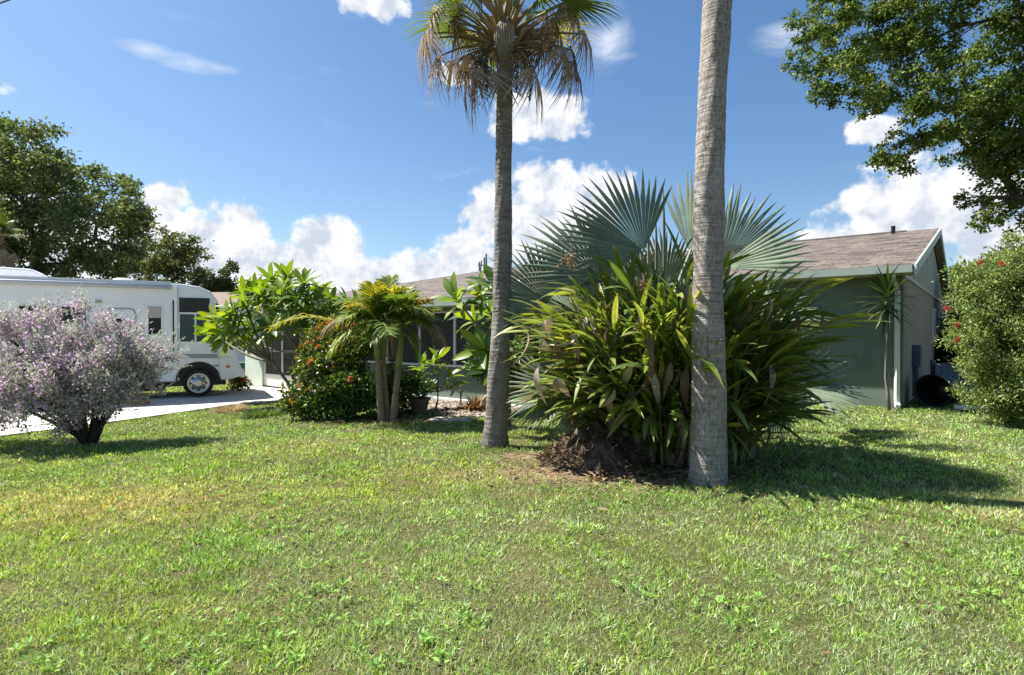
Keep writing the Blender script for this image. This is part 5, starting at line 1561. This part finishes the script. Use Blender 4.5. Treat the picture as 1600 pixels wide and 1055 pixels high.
tuft('ornamental_grass', 'grass tuft round the foot of the tall bare palm trunk', 'grass tuft', gpx(1107, 757), 260, 0.12, 0.007, (0.15, 0.22, 0.05), rad=0.30, dr=0.3)
# orange-flowered plant and leafy filler by the crowned palm trunk
fb_ = Vector((-0.35, 10.6, 0))
hb_ = thing('hibiscus', 'bushy green plant with a red bloom beside the porch windows', 'shrub', fb_)
lob = [(np.array(px(x_, y_, 10.6)), r_ / F * 10.6) for x_, y_, r_ in ((755, 545, 24), (770, 570, 26), (745, 575, 16), (790, 600, 30), (765, 530, 20), (800, 560, 30))]
P_, O_, C_ = clumps(lob, 12, 0.45, 330)
obj('foliage', scatter_mesh('foliage', P_, O_ + rng.normal(size=P_.shape) * 0.6, rng.normal(size=P_.shape) + (0, -0.4, 1.0), rng.uniform(0.09, 0.15, len(P_)), 0.055, M['waxy'], vary((0.08, 0.14, 0.03), len(P_), 0.4)), hb_)
twigs(hb_, fb_, C_, 0.018, M['grey_bark'], wig=0.06)
obj('bloom', RH, hb_, orient(px(753, 551, 10.25), (1, 0, 0), (0, -1, 0.2), 0, 1.2))

# ------------------------------------------------------------------ broadleaf trees
def oak(name, label, base_, lobes, trunk_r, leafL, leafW, per, sub, cols, mat_b, fork, bareC=70, frac=0.4, group=None):
    t = thing(name, label, 'tree', base_, group)
    P, O, Cs = clumps(lobes, sub, frac, per, 0.62, 0.36)
    n = len(P)
    kk = rng.random((n, 1))
    c = np.where(kk < 0.55, vary(cols[0], n, 0.35), np.where(kk < 0.87, vary(cols[1], n, 0.35), vary(cols[2], n, 0.3)))
    obj('crown', scatter_mesh('crown', P, O * 0.6 + rng.normal(size=P.shape), rng.normal(size=P.shape) + (0, 0, 0.9), leafL * rng.uniform(0.7, 1.25, n), leafW, M['matte'], c), t)
    base_ = Vector(base_); fork = Vector(fork)
    MB().tube(bez(base_ + Vector((0, 0, -0.2)), base_.lerp(fork, 0.5) + Vector((trunk_r * 0.5, 0, 0)), fork, 8), [trunk_r * (1.35 - 0.07 * i) if i else trunk_r * 1.6 for i in range(8)], 12).build('trunk', mat_b, t, smooth=True)
    byl = {}
    for cen, q in Cs: byl.setdefault(tuple(np.round(cen, 3)), []).append(q)
    done = [(fork, 0)]
    for cen, qs in sorted(byl.items(), key=lambda kv: (Vector(kv[0]) - fork).length):
        cen = Vector(cen)
        src, lev = min(done, key=lambda e: (e[0] - cen).length + 0.25 * (e[0] - fork).length)
        done.append((cen, lev + 1))
        D = (cen - src).length
        r0 = trunk_r * 0.5 * 0.62 ** lev
        mid = src.lerp(cen, 0.5) + Vector((random.gauss(0, 0.1 * D), random.gauss(0, 0.1 * D), 0.10 * D))
        curve = bez(src, mid, cen, 10)
        mb = MB().tube(curve, [r0 * (1 - 0.055 * i) for i in range(10)], 7)
        for q in random.sample(qs, min(9, len(qs))):
            q = Vector(q); s = curve[random.randint(4, 9)]
            m2 = s.lerp(q, 0.5) + Vector((random.gauss(0, 0.08 * D), random.gauss(0, 0.08 * D), random.gauss(0, 0.06 * D)))
            rt = min(r0 * 0.4, trunk_r * 0.09)
            mb.tube(bez(s, m2, q, 6), [rt * (1 - 0.16 * i) for i in range(6)], 5)
        mb.build('limb', mat_b, t, smooth=True)
    return t


random.seed(31)
def lobs(L, Y, dyr=0.0):
    return [(np.array(px(x_, y_, Y + random.uniform(-dyr, dyr))), r_ / F * Y) for x_, y_, r_ in L]
oakc = ((0.105, 0.14, 0.065), (0.15, 0.19, 0.085), (0.21, 0.25, 0.11))
oak('oak_tree', 'large spreading oak behind the motorhome', (-25.0, 31, -0.2), lobs([(30, 245, 48), (85, 265, 50), (40, 320, 66), (125, 300, 52), (170, 325, 46), (202, 345, 30), (150, 375, 52), (60, 385, 60), (195, 392, 34), (-10, 290, 60), (-60, 250, 70), (-80, 350, 80), (110, 415, 46), (30, 425, 50), (10, 215, 28), (185, 290, 26), (212, 330, 18)], 31, 2.2),
    0.45, 0.24, 0.12, 27, 26, oakc, M['oak_bark'], px(55, 420, 31), frac=0.30)
oak('oak_tree', 'lower oak beyond the roof vent of the motorhome', px(255, 540, 37) + Vector((0, 0, -0.9)), lobs([(215, 405, 34), (245, 392, 30), (275, 388, 26), (292, 402, 24), (235, 428, 40), (285, 425, 34), (318, 436, 18), (190, 420, 34), (262, 445, 36), (310, 450, 22)], 37, 1.5),
    0.3, 0.22, 0.11, 36, 22, ((0.10, 0.13, 0.06), (0.14, 0.17, 0.08), (0.19, 0.22, 0.1)), M['oak_bark'], px(250, 460, 37), frac=0.32)
oak('small_tree', 'slim young tree showing above the motorhome nose', px(352, 530, 36) + Vector((0, 0, -0.6)), lobs([(350, 428, 10), (363, 418, 9), (344, 447, 12), (358, 440, 9), (335, 455, 12), (355, 458, 12)], 36, 0.6),
    0.12, 0.2, 0.12, 190, 10, ((0.06, 0.085, 0.035), (0.09, 0.12, 0.045), (0.14, 0.17, 0.06)), M['oak_bark'], px(350, 470, 36), frac=0.45)
random.seed(77)
oak('oak_tree', 'overhanging oak reaching over the gable end of the house', (15.5, 14.0, 0), lobs([(1290, 30, 44), (1262, 105, 26), (1280, 140, 18), (1340, 70, 52), (1335, 125, 38), (1410, 45, 52), (1415, 115, 56), (1365, 165, 26), (1475, 140, 50), (1470, 55, 34), (1392, 232, 26), (1405, 262, 18), (1375, 252, 12), (1490, 210, 40), (1540, 185, 46), (1585, 130, 44), (1590, 30, 46), (1550, 255, 32),
     (1595, 220, 50), (1530, 310, 20), (1538, 345, 16), (1588, 315, 34), (1630, 80, 80), (1650, 200, 80), (1640, 320, 50), (1720, 100, 110), (1480, -45, 70), (1380, -45, 60), (1600, -70, 90), (1440, 215, 20), (1310, 5, 36)], 12.5, 1.2),
    0.34, 0.085, 0.048, 215, 30, ((0.08, 0.13, 0.035), (0.14, 0.20, 0.045), (0.25, 0.29, 0.08)), M['oak_bark'], (14.4, 13.4, 6.0), frac=0.28)
# background belt of trees closing the gap right of the house
random.seed(41)
oak('evergreen_tree', 'dark evergreen tree behind the red flowered bottlebrush', (15.8, 19.0, 0), lobs([(1510, 560, 40), (1540, 500, 50), (1580, 460, 50), (1600, 540, 80), (1500, 600, 30), (1640, 470, 80), (1530, 590, 40)], 19, 1.0), 0.2, 0.15, 0.09, 260, 16, ((0.03, 0.055, 0.016), (0.05, 0.08, 0.02), (0.09, 0.12, 0.03)), M['oak_bark'], (15.8, 19, 1.6))
# fan palm at the far left edge
pb = Vector((-20.8, 23.5, -0.2))
fp3 = thing('palm_tree', 'shaggy fan palm standing under the large oak', 'palm', pb)
top3 = px(-8, 388, 23.5)
palm_trunk(fp3, [pb + Vector((0, 0, -0.1)), pb.lerp(top3, 0.5), top3], [0.22, 0.2, 0.19])
palm_crown(fp3, top3 + Vector((0, 0, 0.3)), 14, 16, 3, None, 0.85, 0.6)
# far tree belt all round behind the houses, so the horizon is closed
random.seed(51)
for k, (X_, Y_, h_, lab) in enumerate(((-46, 48, 7, 'low leafy tree far behind the large oak'), (-33, 55, 6, 'wide low tree far behind the motorhome and lower oak'), (36, 44, 7, 'low leafy tree far behind the dark evergreen'), (46, 34, 7, 'tall dense tree far beyond the bottlebrush'))):
    L_ = [(np.array((X_ + random.uniform(-4, 4), Y_ + random.uniform(-2, 2), h_ * random.uniform(0.3, 0.8))), random.uniform(1.6, 2.6)) for _ in range(9)]
    oak('background_tree', lab, (X_, Y_, 0), L_, 0.25, 0.4, 0.25, 45, 12, oakc, M['oak_bark'], (X_, Y_, 1.8), group='distant trees behind the houses')
